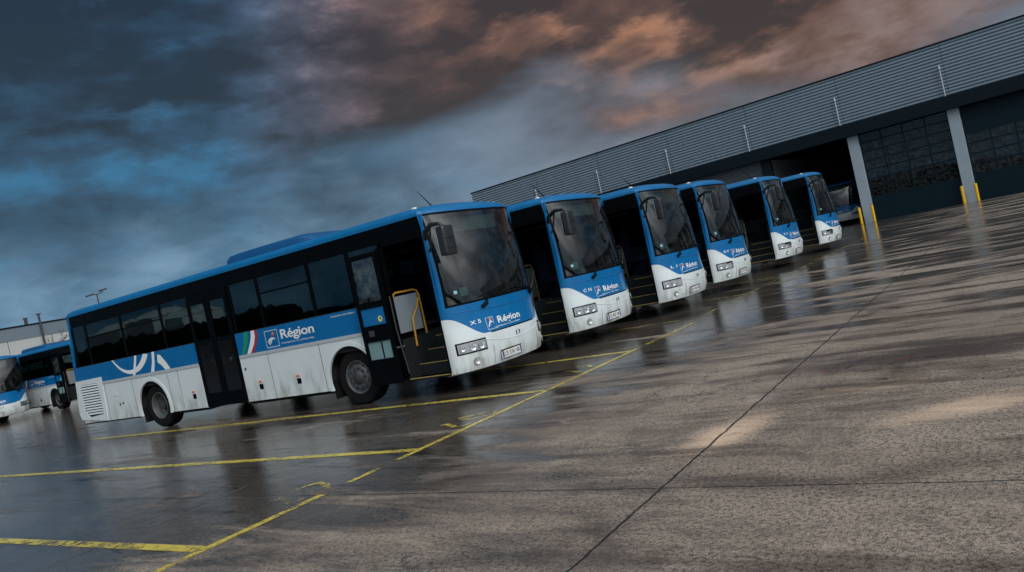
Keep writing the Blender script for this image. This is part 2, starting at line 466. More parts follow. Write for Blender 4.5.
    for x, z in ((-10.22, .66), (-10.08, .68), (-5.49, .97)):
        bm = bmesh.new(); lathe_y(bm, x, z, [(-.001, .028), (-.008, .024), (-.008, .001)], 12)
        link('panel_lock', bm, M['hub'], t)
    for x in (-7.32, -5.12, -4.02):
        bm = bmesh.new(); box(bm, x-.055, x+.055, -.008, -.001, .54, .64, .004); la = link('hatch_latch', bm, M['black'], t)
        bm = bmesh.new(); box(bm, x-.05, x+.03, -.014, -.001, .67, .705, .004); link('side_marker', bm, M['amber'], la)
    # --- wheel arches
    for cx in (WF, WR):
        for y0, y1 in ((-.012, .03), (W-.03, W+.012)):
            bm = bmesh.new(); zc = .49; ri, ro = .575, .645
            a0 = math.asin((ZB-zc)/ri); pr = None
            for k in range(33):
                a = (PI-a0)+(2*a0-PI)*k/32
                q = [bm.verts.new((cx+r_*math.cos(a), y, max(ZB, zc+r_*math.sin(a)))) for r_, y in ((ri, y0), (ro, y0), (ro, y1), (ri, y1))]
                if pr:
                    for j in range(4): bm.faces.new((pr[j], pr[(j+1)%4], q[(j+1)%4], q[j]))
                pr = q
            link('wheel_arch', bm, M['white'], t, smooth=True, sharp=40)
    # --- chassis / underside with wheel wells
    bm = bmesh.new()
    box(bm, -L+.05, WR-.62, .06, W-.06, .36, .95); box(bm, WR+.62, -6.97, .06, W-.06, .27, .95)
    box(bm, -5.58, WF-.62, .06, W-.06, .27, .95); box(bm, WR-.62, WR+.62, .62, W-.62, .40, 1.0); box(bm, WF-.62, WF+.62, .62, W-.62, .40, .98)
    box(bm, WR-.62, WR+.62, .06, W-.06, 1.10, 1.15); box(bm, WF-.62, WF+.62, .06, W-.06, 1.10, 1.14)
    box(bm, -6.97, -5.58, 1.2, W-.06, .36, .95); box(bm, -2.0, -.55, 1.15, W-.06, .36, .9)
    box(bm, -6.97, -5.58, .06, 1.2, .34, .40); box(bm, -1.44, -.5, .05, 1.15, .31, .335)
    link('chassis', bm, M['under'], t)
    # --- wheels
    for cx in (WF, WR):
        for side in (0, 1):
            bm = bmesh.new()
            f = (lambda y: y) if side == 0 else (lambda y: W-y)
            lathe_y(bm, cx, .49, [(f(y), r) for y, r in ((.34, .30), (.35, .44), (.32, .485), (.20, .492), (.08, .485), (.045, .455), (.04, .38), (.05, .305), (.08, .295))], 48)
            wh = link('wheel', bm, M['rubber'], t, smooth=True); wh.location.y = .055 if side == 0 else -.055
            bm = bmesh.new()
            if cx == WF: prof = ((.06, .298), (.045, .29), (.055, .275), (.10, .262), (.10, .235), (.06, .20), (.05, .15), (.055, .135))
            else: prof = ((.06, .298), (.045, .29), (.055, .275), (.10, .262), (.20, .25), (.25, .20), (.25, .16), (.25, .13))
            lathe_y(bm, cx, .49, [(f(y), r) for y, r in prof], 40)
            rm = link('rim', bm, M['rim'], wh, smooth=True)
            bm = bmesh.new()
            yb = .05 if cx == WF else .24
            for k in range(10):
                a = 2*PI*k/10
                lathe_y(bm, cx+.168*math.cos(a), .49+.168*math.sin(a), [(f(yb+.01), .017), (f(yb-.02), .015), (f(yb-.022), .002)], 8)
            hp = ((.06, .138), (.035, .125), (.02, .10), (.0, .07), (-.005, .001)) if cx == WF else ((.25, .14), (.16, .12), (.10, .11), (.09, .06), (.085, .001))
            lathe_y(bm, cx, .49, [(f(y), r) for y, r in hp], 24)
            for k in range(10):   # hand holes
                a = 2*PI*(k+.5)/10; yy = .078 if cx == WF else .235
                lathe_y(bm, cx+.225*math.cos(a), .49+.225*math.sin(a), [(f(yy+.02), .022), (f(yy-.004), .022), (f(yy-.006), .001)], 10)
            link('hub', bm, M['hub'], rm, smooth=True)
    # --- engine grille at the tail
    bm = bmesh.new()
    pts = [(-11.97, 1.35), (-10.78, 1.36), (-10.86, .33), (-12.02, .42), (-12.09, .56)]
    inn = [(-11.80, 1.24), (-10.98, 1.24), (-10.98, .50), (-11.62, .46), (-11.80, .62)]
    o_ = [bm.verts.new((x, -.02, z)) for x, z in pts]; i_ = [bm.verts.new((x, -.02, z)) for x, z in inn]
    o2 = [bm.verts.new((x, -.001, z)) for x, z in pts]; i2 = [bm.verts.new((x, .04, z)) for x, z in inn]
    for k in range(5):
        j = (k+1) % 5
        bm.faces.new((o_[k], o_[j], i_[j], i_[k])); bm.faces.new((o_[k], o2[k], o2[j], o_[j])); bm.faces.new((i_[k], i_[j], i2[j], i2[k]))
    gp = link('engine_grille', bm, M['white'], t)
    bm = bmesh.new()
    vs = [bm.verts.new((x, -.006, z)) for x, z in inn]; bm.faces.new(vs); link('grille_recess', bm, M['under'], gp)
    bm = bmesh.new()
    for k in range(12):
        z = .52+k*.062; xa = -11.79 if z > .62 else -11.79+.17*(.62-z)/.16
        poly_extrude(bm, [(xa, -.022, z), (-10.985, -.022, z), (-10.985, -.008, z+.034), (xa, -.008, z+.034)], (0, .003, .004))
    link('louvre', bm, M['white'], gp)
    # --- roof
    prof = [(0, 2.885), (0, 2.93), (.008, 2.955), (.03, 2.985), (.07, 3.01), (.14, 3.03), (.4, 3.06), (.8, 3.075), (1.25, 3.08)]
    prof = prof + [(W-y, z) for y, z in prof[-2::-1]]
    bm = bmesh.new(); rows = []
    drops = [(-1, .12), (0, .12)]
    stations = [('a', -LU-.05, 1.0), ('a', -LU-.03, .45), ('a', -LU+.04, .12), ('a', -LU+.18, 0)] + [('a', x, 0) for x in lin(-11, -1.2, 9)] + [('f', -.45, 0), ('f', -.28, .08), ('f', -.13, .28), ('f', -.04, .62), ('f', .0, 1.0)]
    for kind, xo, dr in stations:
        row = []
        for y, z in prof:
            x = xo if kind == 'a' else fx(y, 2.95)+xo+.004
            zl = 2.885 if kind == 'a' else 2.94
            row.append(bm.verts.new((x, y, z-max(0, z-zl)*dr)))
        rows.append(row)
    for a, b_ in zip(rows, rows[1:]):
        for k in range(len(prof)-1): bm.faces.new((a[k], a[k+1], b_[k+1], b_[k]))
    rf = link('roof', bm, M['roofblue'], t, smooth=True, sharp=60)
    bm = bmesh.new()
    for y in (.16, W-.16):
        lathe_bm = [(0, .035), (.02, .03), (.032, .001)]
        rr = [[bm.verts.new((-.62+r_*1.6*math.cos(2*PI*k/12), y+r_*math.sin(2*PI*k/12), 3.02+h)) for k in range(12)] for h, r_ in lathe_bm]
        for a, b_ in zip(rr, rr[1:]):
            for k in range(12): bm.faces.new((a[k], a[(k+1)%12], b_[(k+1)%12], b_[k]))
    link('roof_lamp', bm, M['plate'], rf, smooth=True)
    bm = bmesh.new(); tube(bm, [(-.95, 1.05, 3.05), (-.96, 1.05, 3.10), (-1.22, 1.05, 3.42)], [.03, .012, .004], 6); link('antenna', bm, M['black'], rf)
    bm = bmesh.new(); tube(bm, [(-3.55, .9, 3.06), (-3.95, .9, 3.26)], .008, 5); link('whip_antenna', bm, M['black'], rf)
    # roof air-conditioning pod
    bm = bmesh.new()
    st = [(-5.96, .0, .0), (-5.96, .14, .01), (-5.88, .195, .03), (-5.6, .21, .05), (-4.6, .21, .06), (-3.75, .20, .06), (-3.45, .10, .04), (-3.35, .0, .0)]
    rows = []
    cr = [(0, 0), (.01, .62), (.05, .90), (.20, .98), (.95, 1.0), (1.65, .97), (1.80, .86), (1.87, .55), (1.90, 0)]
    for x, h, ins in st:
        rows.append([bm.verts.new((x, .45+cy*.85, 3.04+h*ch)) for cy, ch in cr])
    for a, b_ in zip(rows, rows[1:]):
        for k in range(len(cr)-1): bm.faces.new((a[k], a[k+1], b_[k+1], b_[k]))
    link('roof_pod', bm, M['podblue'], rf, smooth=True, sharp=50)
    # --- interior
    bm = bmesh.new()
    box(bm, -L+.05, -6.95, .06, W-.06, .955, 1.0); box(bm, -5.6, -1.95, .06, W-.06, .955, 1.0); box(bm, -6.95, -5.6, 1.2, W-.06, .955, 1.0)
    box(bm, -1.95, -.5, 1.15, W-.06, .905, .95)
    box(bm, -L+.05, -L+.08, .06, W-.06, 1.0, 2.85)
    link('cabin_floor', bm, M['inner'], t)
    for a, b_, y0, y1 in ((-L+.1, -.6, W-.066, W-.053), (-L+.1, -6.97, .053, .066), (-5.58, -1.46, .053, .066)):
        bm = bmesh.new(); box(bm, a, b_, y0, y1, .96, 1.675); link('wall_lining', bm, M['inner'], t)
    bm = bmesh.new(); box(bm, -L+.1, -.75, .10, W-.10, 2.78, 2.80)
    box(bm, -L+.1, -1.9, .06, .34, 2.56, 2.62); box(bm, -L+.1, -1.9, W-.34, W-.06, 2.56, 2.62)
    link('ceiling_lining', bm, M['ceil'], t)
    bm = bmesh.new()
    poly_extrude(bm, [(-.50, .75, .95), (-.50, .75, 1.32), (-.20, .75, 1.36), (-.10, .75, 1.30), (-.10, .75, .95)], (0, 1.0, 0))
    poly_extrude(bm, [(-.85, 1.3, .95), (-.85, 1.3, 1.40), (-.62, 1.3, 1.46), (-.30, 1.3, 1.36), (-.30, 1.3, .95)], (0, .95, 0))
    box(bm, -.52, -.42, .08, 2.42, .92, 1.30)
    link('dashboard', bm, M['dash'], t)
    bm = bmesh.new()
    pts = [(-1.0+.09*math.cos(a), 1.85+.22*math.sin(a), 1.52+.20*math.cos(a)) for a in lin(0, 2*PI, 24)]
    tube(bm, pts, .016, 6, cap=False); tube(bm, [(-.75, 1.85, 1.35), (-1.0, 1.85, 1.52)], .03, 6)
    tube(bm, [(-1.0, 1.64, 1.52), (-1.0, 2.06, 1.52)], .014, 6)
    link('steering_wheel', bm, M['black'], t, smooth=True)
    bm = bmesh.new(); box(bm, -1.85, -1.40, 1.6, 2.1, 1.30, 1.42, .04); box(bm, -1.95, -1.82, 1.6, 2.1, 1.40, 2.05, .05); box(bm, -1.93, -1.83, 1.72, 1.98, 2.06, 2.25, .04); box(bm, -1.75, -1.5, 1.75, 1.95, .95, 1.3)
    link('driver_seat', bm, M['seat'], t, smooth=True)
    proto = None
    for x in [-2.9-.82*k for k in range(11)]:
        for y in (.12, 1.46):
            if y < 1 and -7.35 < x < -5.0: continue
            if proto is None:
                bm = bmesh.new()
                for dy in (0, .47):
                    box(bm, 0, .44, dy, dy+.43, .40, .52, .04); box(bm, -.10, .02, dy, dy+.43, .50, 1.12, .05)
                box(bm, .05, .35, .35, .5, 0, .4)
                proto = link('seat', bm, M['seat'], t, smooth=True); proto.location = (x, y, 1.0)
            else:
                c = proto.copy(); COL.objects.link(c); c.parent = t; c.location = (x, y, 1.0)
    bm = bmesh.new()
    for x in (-2.35, -4.1, -7.2, -9.4): tube(bm, [(x, 1.02, 1.0), (x, 1.02, 2.7)], .017, 6)
    tube(bm, [(-9.4, 1.02, 2.5), (-2.35, 1.02, 2.5)], .015, 6)
    link('grab_pole', bm, M['steel'], t, smooth=True)
    bm = bmesh.new(); box(bm, -.52, -.40, .42, 2.0, 2.56, 2.80, .01); link('destination_box', bm, simple('destination_board', (.20, .23, .21), .35), t)
    bm = bmesh.new(); box(bm, -.36, -.352, .52, .72, 1.50, 1.64); link('notice_card', bm, M['green_sheet'], t)
    bm = bmesh.new(); front_patch(bm, lin(.165, .215, 3), lin(1.56, 1.61, 2), .002); link('round_sticker', bm, simple('pale_blue_sticker', (.25, .5, .6), .5), t)
    # --- entrance steps
    bm = bmesh.new()
    treads = ((.335, .05), (.52, .36), (.72, .64), (.91, .92))
    for k, (z, y) in enumerate(treads):
        y1 = treads[k+1][1] if k < 3 else 1.18
        box(bm, -1.385, -.48, y, y1, z-.02, z)
        if k < 3: box(bm, -1.385, -.48, y1-.005, y1+.01, z, treads[k+1][0]-.021)
    box(bm, -1.42, -1.388, .05, 1.2, .335, 1.0); box(bm, -.478, -.46, .06, 1.2, .335, 1.0)
    stp = link('entrance_steps', bm, M['inner'], t)
    bm = bmesh.new()
    for z, y in treads: box(bm, -1.38, -.485, y-.012, y+.022, z+.001, z+.012)
    link('step_nosing', bm, M['nosing'], stp)
    # yellow rails and smoked partition
    bm = bmesh.new()
    xr = -1.45
    tube(bm, [(xr, .09, 1.15), (xr, .11, 1.66), (xr, .14, 1.75), (xr, .20, 1.78), (xr, .66, 1.78), (xr, .74, 1.75), (xr, .77, 1.66), (xr, .78, .95)], .018, 8)
    tube(bm, [(xr+.08, .38, .84), (xr+.08, .40, 1.15), (xr+.07, .43, 1.30), (xr+.04, .62, 1.48), (xr, .74, 1.62)], .018, 8)
    link('handrail', bm, M['handrail'], t, smooth=True); bm = bmesh.new()
    tube(bm, [(-.50, .12, .60), (-.50, .12, 2.05)], .014, 6)
    link('handrail', bm, M['handrail'], t, smooth=True)
    bm = bmesh.new(); box(bm, xr-.006, xr+.006, .13, .72, 1.10, 1.72, .004); link('partition', bm, M['partition'], t)
    # --- front door leaf slid open towards the front wheel
    bm = bmesh.new(); x0, x1, y0, y1 = -2.07, -1.40, -.125, -.075
    for a, b_, c, d in ((x0, x0+.07, .33, 2.52), (x1-.07, x1, .33, 2.52), (x0+.07, x1-.07, 2.44, 2.52), (x0+.07, x1-.07, .33, .76), (x0+.07, x1-.07, 1.06, 1.33), (x0+.07, x1-.07, 1.62, 1.72)):
        box(bm, a, b_, y0, y1, c, d)
    dr = link('door_leaf', bm, M['black'], t)
    bm = bmesh.new(); box(bm, x0+.07, x1-.07, -.103, -.097, 1.722, 2.438); link('door_window', bm, M['doorglass'], dr)
    bm = bmesh.new(); box(bm, x0+.07, x1-.07, -.103, -.097, .762, 1.058); link('door_window', bm, simple('pale_lower_door_glass', (.16, .27, .28), .15, var=.2), dr)
    bm = bmesh.new(); box(bm, -1.70, -1.675, -.110, -.104, .77, 1.05); link('glazing_bar', bm, M['black'], dr)
    bm = bmesh.new(); box(bm, x0+.07, x1-.07, -.110, -.095, 1.332, 1.618); link('door_panel', bm, M['blue'], dr)
    bm = bmesh.new(); lathe_y(bm, -1.60, 1.42, [(-.111, .050), (-.114, .048), (-.114, .001)], 20); link('round_badge', bm, M['sticker'], dr)
    bm = bmesh.new(); lathe_y(bm, -1.585, 1.43, [(-.1142, .022), (-.116, .020), (-.116, .001)], 14); link('badge_mark', bm, M['blue'], dr)
    bm = bmesh.new(); box(bm, -1.90, -1.78, -.135, -.126, 1.15, 1.25, .004); link('door_handle', bm, M['hub'], dr)
    bm = bmesh.new(); tube(bm, [(-1.32, .0, .45), (-1.34, -.06, 1.2), (-1.34, -.06, 1.75)], .012, 6); tube(bm, [(-1.42, -.09, .9), (-1.32, .03, .9)], .014, 6); link('door_arm', bm, M['hub'], dr)
    # --- middle double door, shut
    bm = bmesh.new(); xa, xb = -6.93, -5.62; xm = (xa+xb)/2
    box(bm, xa, xb, .012, .055, 2.54, 2.617)
    for a, b_ in ((xa, xm-.006), (xm+.006, xb)):
        box(bm, a, a+.085, -.008, .03, .33, 2.535); box(bm, b_-.085, b_, -.008, .03, .33, 2.535)
        box(bm, a+.085, b_-.085, -.008, .03, 2.42, 2.535); box(bm, a+.085, b_-.085, -.008, .03, .33, .60); box(bm, a+.085, b_-.085, -.008, .03, 1.62, 1.70)
    md = link('middle_door', bm, M['black'], t)
    for a, b_ in ((xa, xm-.006), (xm+.006, xb)):
        bm = bmesh.new(); box(bm, a+.085, b_-.085, .006, .012, 1.70, 2.42); link('door_window', bm, M['winglass'], md)
        bm = bmesh.new(); box(bm, a+.085, b_-.085, .006, .012, .60, 1.62); link('lower_pane', bm, simple('black_door_glass', (.008, .01, .012), .08), md)
    bm = bmesh.new(); lathe_y(bm, -5.86, 1.22, [(-.009, .04), (-.014, .036), (-.014, .026), (-.009, .022)], 16); link('door_handle', bm, M['hub'], md)
    # --- lettering and stripes on the side
    SD = lambda x0, z0: (lambda u, v: (x0+u, -.004, z0+v))
    bm = fit(text_bm('Région', .235, .004, .95), SD(-4.26, 1.415), .92); link('lettering', bm, M['decal'], t)
    bm = fit(text_bm('transports et solidarités', .05), SD(-4.28, 1.315), .90); link('small_lettering', bm, M['decal'], t)
    bm = fit(text_bm('transports interurbains', .05), SD(-2.86, 1.60), .60); link('small_lettering', bm, M['decal'], t)
    def flat(name, pts, mat, parent, y=-.004):
        b = bmesh.new(); vs = [b.verts.new((x, y, z)) for x, z in pts]; f = b.faces.new(vs); bmesh.ops.triangulate(b, faces=[f]); return link(name, b, mat, parent)
    flat('green_stripe', [(-5.32, 1.67), (-5.18, 1.67), (-5.20, 1.55), (-5.27, 1.42), (-5.40, 1.25), (-5.50, 1.25), (-5.40, 1.42), (-5.34, 1.55)], M['green'], t)
    flat('white_stripe', [(-5.09, 1.67), (-4.985, 1.67), (-4.995, 1.55), (-5.06, 1.42), (-5.22, 1.25), (-5.33, 1.25), (-5.20, 1.42), (-5.12, 1.55)], M['decal'], t)
    flat('red_stripe', [(-4.975, 1.67), (-4.905, 1.67), (-4.915, 1.55), (-4.98, 1.42), (-5.12, 1.25), (-5.21, 1.25), (-5.05, 1.42), (-4.985, 1.55)], M['red'], t)
    bm = bmesh.new()
    for a, b_, c, d in ((-4.71, -4.34, 1.595, 1.605), (-4.71, -4.34, 1.285, 1.295), (-4.71, -4.70, 1.295, 1.595), (-4.35, -4.34, 1.295, 1.595)):
        bm.faces.new([bm.verts.new(p) for p in ((a, -.004, c), (b_, -.004, c), (b_, -.004, d), (a, -.004, d))])
    lg = link('logo_box', bm, M['decal'], t)
    flat('logo_stroke', [(-4.66, 1.39), (-4.60, 1.45), (-4.53, 1.47), (-4.46, 1.46), (-4.41, 1.42), (-4.46, 1.435), (-4.50, 1.435), (-4.60, 1.33), (-4.615, 1.34), (-4.54, 1.44), (-4.60, 1.42)], M['decal'], lg, -.0045)
    flat('logo_dot', [(-4.47+.035*math.cos(a), 1.535+.03*math.sin(a)) for a in lin(0, 2*PI*.93, 12)], M['orange'], lg, -.0045)
    flat('logo_dot', [(-4.505+.03*math.cos(a), 1.495+.018*math.sin(a)) for a in lin(0, 2*PI*.93, 12)], M['red'], lg, -.0048)
    # sweeping white ring and strokes towards the tail
    cx, cz = -9.42, 2.22; pts = []
    for k in range(25):
        a = R(-146)+R(108)*k/24; r_ = .93; x, z = cx+r_*math.cos(a), cz+r_*math.sin(a); pts.append((x, min(z, 1.675)))
    for k in range(24, -1, -1):
        a = R(-146)+R(108)*k/24; r_ = .885-.13*(k/24)**1.5; x, z = cx+r_*math.cos(a), cz+r_*math.sin(a); pts.append((x, min(z, 1.675)))
    flat('ring_motif', pts, M['decal'], t)
    flat('ring_motif', [(-9.22, 1.675), (-9.13, 1.675), (-9.24, 1.45), (-9.34, 1.25), (-9.44, 1.25), (-9.33, 1.45)], M['decal'], t, -.005)
    flat('ring_motif', [(-8.53, 1.675), (-8.43, 1.675), (-8.49, 1.45), (-8.58, 1.25), (-8.71, 1.25), (-8.59, 1.46)], M['decal'], t)
    flat('ring_motif', [(-8.34, 1.60), (-8.24, 1.58), (-8.08, 1.42), (-7.96, 1.25), (-8.16, 1.25), (-8.25, 1.35), (-8.38, 1.43)], M['decal'], t)
    # lower edge strip
    for a, b_ in ((-5.6, -3.25), (-8.2, -6.96), (-L, -9.5)):
        bm = bmesh.new(); box(bm, a, b_, -.006, .03, .30, .328); link('skirt_edge', bm, M['black'], t)
    # mudflap behind rear wheel
    bm = bmesh.new(); box(bm, WR-.60, WR-.57, .06, .45, .16, .5); link('mudflap', bm, M['rubber'], t); bm = bmesh.new(); box(bm, WF-.60, WF-.57, .06, .45, .16, .5); link('mudflap', bm, M['rubber'], t)
    return t

def children(o): return [c for c in bpy.data.objects if c.parent == o]
def tree_of(o): return (o, [tree_of(c) for c in o.children])
def copy_tree(tr, parent=None):
    o, kids = tr
    c = o.copy(); COL.objects.link(c); c.parent = parent
    for k in kids: copy_tree(k, c)
    return c

bus0 = make_bus()
bpy.context.view_layer.update()
TREE = tree_of(bus0)
BUSES = [
    # x, y, rz, zscale, plate, fleet marks, label
    (0, 0, 0, 1, 'CS 376 VR', 'X 5', 'nearest bus, its whole side with large Région lettering and open front door showing'),
    (.133, 3.557, R(.35), 1, 'CS 402 VR', 'C N', 'second bus of the row, standing between the nearest bus and the third'),
    (.583, 6.928, R(-.3), 1, 'CS 518 VR', 'L 1', 'third blue and white bus of the row, counted from the camera'),
    (.694, 10.311, 0, 1, 'CT 207 VR', 'O F', 'fourth bus of the row, just before the wider gap'),
    (.761, 16.133, R(.5), 1, 'CT 640 VR', 'T 2', 'fifth bus of the row, first one after the wider gap'),
    (1.085, 20.97, 0, 1, 'CT 655 VR', 'F 3', 'last bus of the row, in front of the open workshop bay'),
    (-29.85, 4.17, 0, .94, 'CS 911 VR', 'B 7', 'distant bus at the left edge of the photo with its front showing'),
    (-26.75, 7.45, 0, .94, 'CS 922 VR', 'B 8', 'distant bus at the left, its side showing, half hidden behind the nearest bus'),
    (-5.45, 50.6, R(-90), 1, 'CV 118 VR', 'D 4', 'bus parked inside the dark open workshop bay, only its front showing'),
]
DARKRAIL = simple('shaded_handrail', (.09, .065, .035), .4); DARKPART = simple('shaded_smoked_partition', (.03, .045, .05), .35)  # farther buses: shade painted into the colour of their rails and partitions
for i, (x, y, rz, zs, plate, fleet, lab) in enumerate(BUSES):
    o = bus0 if i == 0 else copy_tree(TREE)
    o.location = (x, y, 0); o.rotation_euler = (0, 0, rz); o.scale = (1, 1, zs)
    g = 'buses parked side by side in the row' if i < 6 else ('buses parked at the far left' if i < 8 else 'bus in the workshop')
    tag(o, lab, 'bus', g)
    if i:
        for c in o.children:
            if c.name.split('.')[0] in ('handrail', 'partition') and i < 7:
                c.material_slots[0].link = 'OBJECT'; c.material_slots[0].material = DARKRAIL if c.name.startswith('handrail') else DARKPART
BUS_OBJS = [o for o in COL.objects if o.parent is None and o.get('category') == 'bus']
for o, (x, y, rz, zs, plate, fleet, lab) in zip(BUS_OBJS, BUSES):
    pl = [c for c in o.children if c.name.split('.')[0] == 'number_plate'][0]
    xx = fx(1.0, .45)+.0218
    bm = fit(text_bm(plate, .095, .001), lambda u, v: (xx, .755+u, .41+v), .455)
    link('plate_number', bm, M['platetext'], pl)
    bm = fit(text_bm(fleet, .085, .001), lambda u, v: (fx(.30+u, 1.03+v)+.005, .30+u, 1.03+v), .19)
    link('fleet_number', bm, M['decal'], o)

# ------------------------------------------------------------------ ground
def ground_mat():
    m, nt, out = newmat('wet_concrete'); b = NB(nt)
    o = b.coord(); sep = b.n('ShaderNodeSeparateXYZ'); b.l(o, sep.inputs[0]); x, y, z = sep.outputs
    # how wet: streaky film, wetter towards the buses and the left, drier in the near right; extra film under the buses also darkens in their shade
    base = b.math('ADD', b.math('ADD', b.math('MULTIPLY', b.ramp(x, 5.2, .6), .42), .06), b.math('ADD', b.math('MULTIPLY', b.ramp(y, -2.5, 5.0), .24), b.math('MULTIPLY', b.ramp(x, 1.6, .0), .16)))
    n1 = b.noise(b.mapping(o, scale=(.42, 1.15, 1), rot=(0, 0, R(10))), .55, 5, .58, .6)
    n2 = b.noise(b.mapping(o, scale=(.22, 1.15, 1), rot=(0, 0, R(4))), 1.35, 7, .62, .9)
    w = b.math('ADD', base, b.math('ADD', b.math('MULTIPLY', b.math('SUBTRACT', n1, .5), 1.6), b.math('MULTIPLY', b.math('SUBTRACT', n2, .5), b.math('ADD', 1.35, b.math('MULTIPLY', b.math('MAXIMUM', b.ramp(y, -1.5, 4.0), b.ramp(x, 3.5, .5)), 1.5)))))
    film = b.ramp(w, .0, .42)                      # damp to wet film
    pud = b.ramp(w, .44, .56)                        # standing water
    # aggregate
    ag = b.noise(o, 95, 2, .6); ag2 = b.noise(o, 33, 3, .6)
    vor = b.n('ShaderNodeTexVoronoi'); vor.inputs['Scale'].default_value = 55; b.l(o, vor.inputs['Vector'])
    stones = b.ramp(vor.outputs['Distance'], .10, .45)
    vc = b.n('ShaderNodeSeparateColor'); b.l(vor.outputs['Color'], vc.inputs[0])
    big = b.noise(o, .35, 5, .6, .4); mot = b.noise(o, 7.5, 5, .7, .3)
    c0 = b.mix(b.ramp(big, .3, .7), (.215, .160, .122), (.380, .305, .242))
    c0 = b.mix(b.ramp(mot, .50, .68, 0, .50), c0, (.075, .058, .046))
    c0 = b.mix(b.ramp(mot, .48, .30, 0, .35), c0, (.42, .34, .27))
    c1 = b.mix(b.ramp(ag2, .42, .66), c0, (.085, .068, .057))
    c2 = b.mix(b.math('MULTIPLY', b.ramp(ag, .52, .64), .42), c1, (.48, .42, .36))
    c2 = b.mix(b.math('MULTIPLY', b.ramp(ag, .46, .38), .60), c2, (.030, .026, .024))
    c2 = b.mix(b.math('MULTIPLY', b.math('GREATER_THAN', vc.outputs[0], .93), b.math('SUBTRACT', 1.0, stones)), c2, (.42, .38, .33))
    c2 = b.mix(b.math('MULTIPLY', b.math('LESS_THAN', vc.outputs[1], .06), b.math('SUBTRACT', 1.0, stones)), c2, (.02, .018, .018))
    # pale chalky worn patches and rusty patches
    st = b.noise(b.mapping(o, scale=(.5, 1.1, 1), rot=(0, 0, R(35)), loc=(3.1, 1.7, 0)), .75, 5, .65, .8)
    def blob(cx, cy, sx, sy, rot):
        q = b.mapping(o, loc=(-cx, -cy, 0)); q = b.mapping(q, rot=(0, 0, R(-rot))); q = b.mapping(q, scale=(1/sx, 1/sy, 0))
        ln = b.n('ShaderNodeVectorMath', operation='LENGTH'); b.l(q, ln.inputs[0])
        return b.ramp(b.math('ADD', ln.outputs['Value'], b.math('MULTIPLY', b.math('SUBTRACT', ag2, .5), .9)), 1.25, .25)
    pale = b.math('MAXIMUM', b.math('MAXIMUM', blob(5.02, -3.15, .30, .75, -12), blob(6.75, -2.85, .75, .28, 35)), blob(5.9, -1.9, .6, .2, 10))
    pale = b.math('MULTIPLY', pale, b.ramp(st, .30, .70))
    c2 = b.mix(b.math('MULTIPLY', pale, .95), c2, (.66, .48, .34))
    rust = b.math('MAXIMUM', blob(3.1, -4.15, .55, .30, 20), b.math('MULTIPLY', blob(2.3, -2.6, .9, .9, 0), .7))
    c2 = b.mix(b.math('MULTIPLY', rust, .40), c2, (.06, .033, .018))
    red = b.math('MAXIMUM', blob(6.1, -.72, .12, .05, 20), blob(5.35, -1.02, .035, .06, 0))
    c2 = b.mix(b.math('MULTIPLY', red, .75), c2, (.55, .09, .06))
    tar = b.ramp(b.noise(b.mapping(o, scale=(.22, 1.5, 1), rot=(0, 0, R(5)), loc=(9, 2, 0)), 1.0, 7, .68, 1.2), .55, .63)
    c2 = b.mix(b.math('MULTIPLY', tar, b.math('MAXIMUM', b.ramp(x, 4.5, 1.5, .25, .8), b.ramp(y, .5, 5.0, 0, .8))), c2, (.018, .017, .017))
    # hairline cracks, oil drips and tyre marks
    ve = b.n('ShaderNodeTexVoronoi', feature='DISTANCE_TO_EDGE'); ve.inputs['Scale'].default_value = .42
    wp = b.n('ShaderNodeVectorMath', operation='ADD'); wn = b.n('ShaderNodeVectorMath', operation='SCALE'); wn.inputs['Scale'].default_value = .9
    b.l(b.noise(o, 1.4, 6, .7, out='Color'), wn.inputs[0]); b.l(o, wp.inputs[0]); b.l(wn.outputs[0], wp.inputs[1]); b.l(wp.outputs[0], ve.inputs['Vector'])
    crk = b.math('MULTIPLY', b.ramp(ve.outputs['Distance'], .006, .001), b.ramp(b.noise(o, .33, 3, .5), .52, .60))
    c2 = b.mix(b.math('MULTIPLY', crk, .8), c2, (.02, .018, .017))
    vd = b.n('ShaderNodeTexVoronoi'); vd.inputs['Scale'].default_value = 2.3; b.l(wp.outputs[0], vd.inputs['Vector'])
    vdc = b.n('ShaderNodeSeparateColor'); b.l(vd.outputs['Color'], vdc.inputs[0])
    drip = b.math('MULTIPLY', b.ramp(vd.outputs['Distance'], .14, .07), b.math('GREATER_THAN', vdc.outputs[0], .80))
    c2 = b.mix(b.math('MULTIPLY', drip, .75), c2, (.022, .019, .018))
    blot = b.noise(b.mapping(o, loc=(4, 9, 0)), .95, 6, .68, .9)
    c2 = b.mix(b.math('MULTIPLY', b.ramp(blot, .54, .66), .55), c2, (.085, .068, .056))
    c2 = b.mix(b.math('MULTIPLY', b.ramp(blot, .42, .30), .45), c2, (.44, .36, .29))
    # slab joints on a 5.2 m grid
    wob = b.math('MULTIPLY', b.math('SUBTRACT', b.noise(o, 5, 4, .7), .5), .05)
    def joint(v, off, width):
        q = b.math('ADD', b.math('ADD', v, -off), wob)
        pm = b.math('PINGPONG', q, 2.6)
        return b.ramp(pm, width, width*.35)
    jw = b.noise(o, .9, 4, .7)
    j = b.math('MAXIMUM', joint(x, 4.975, .016), joint(y, -4.51, .012))
    c3 = b.mix(b.math('MULTIPLY', j, b.ramp(jw, .20, .45, .55, 1.0)), c2, (.012, .011, .011))
    # edges of joints catch dirt
    wet = b.math('MAXIMUM', film, b.math('MULTIPLY', pud, 1.0))
    dark = b.mix(1.0, c3, (.25, .275, .30), 'MULTIPLY')
    col = b.mix(b.math('MULTIPLY', wet, .85), c3, dark)
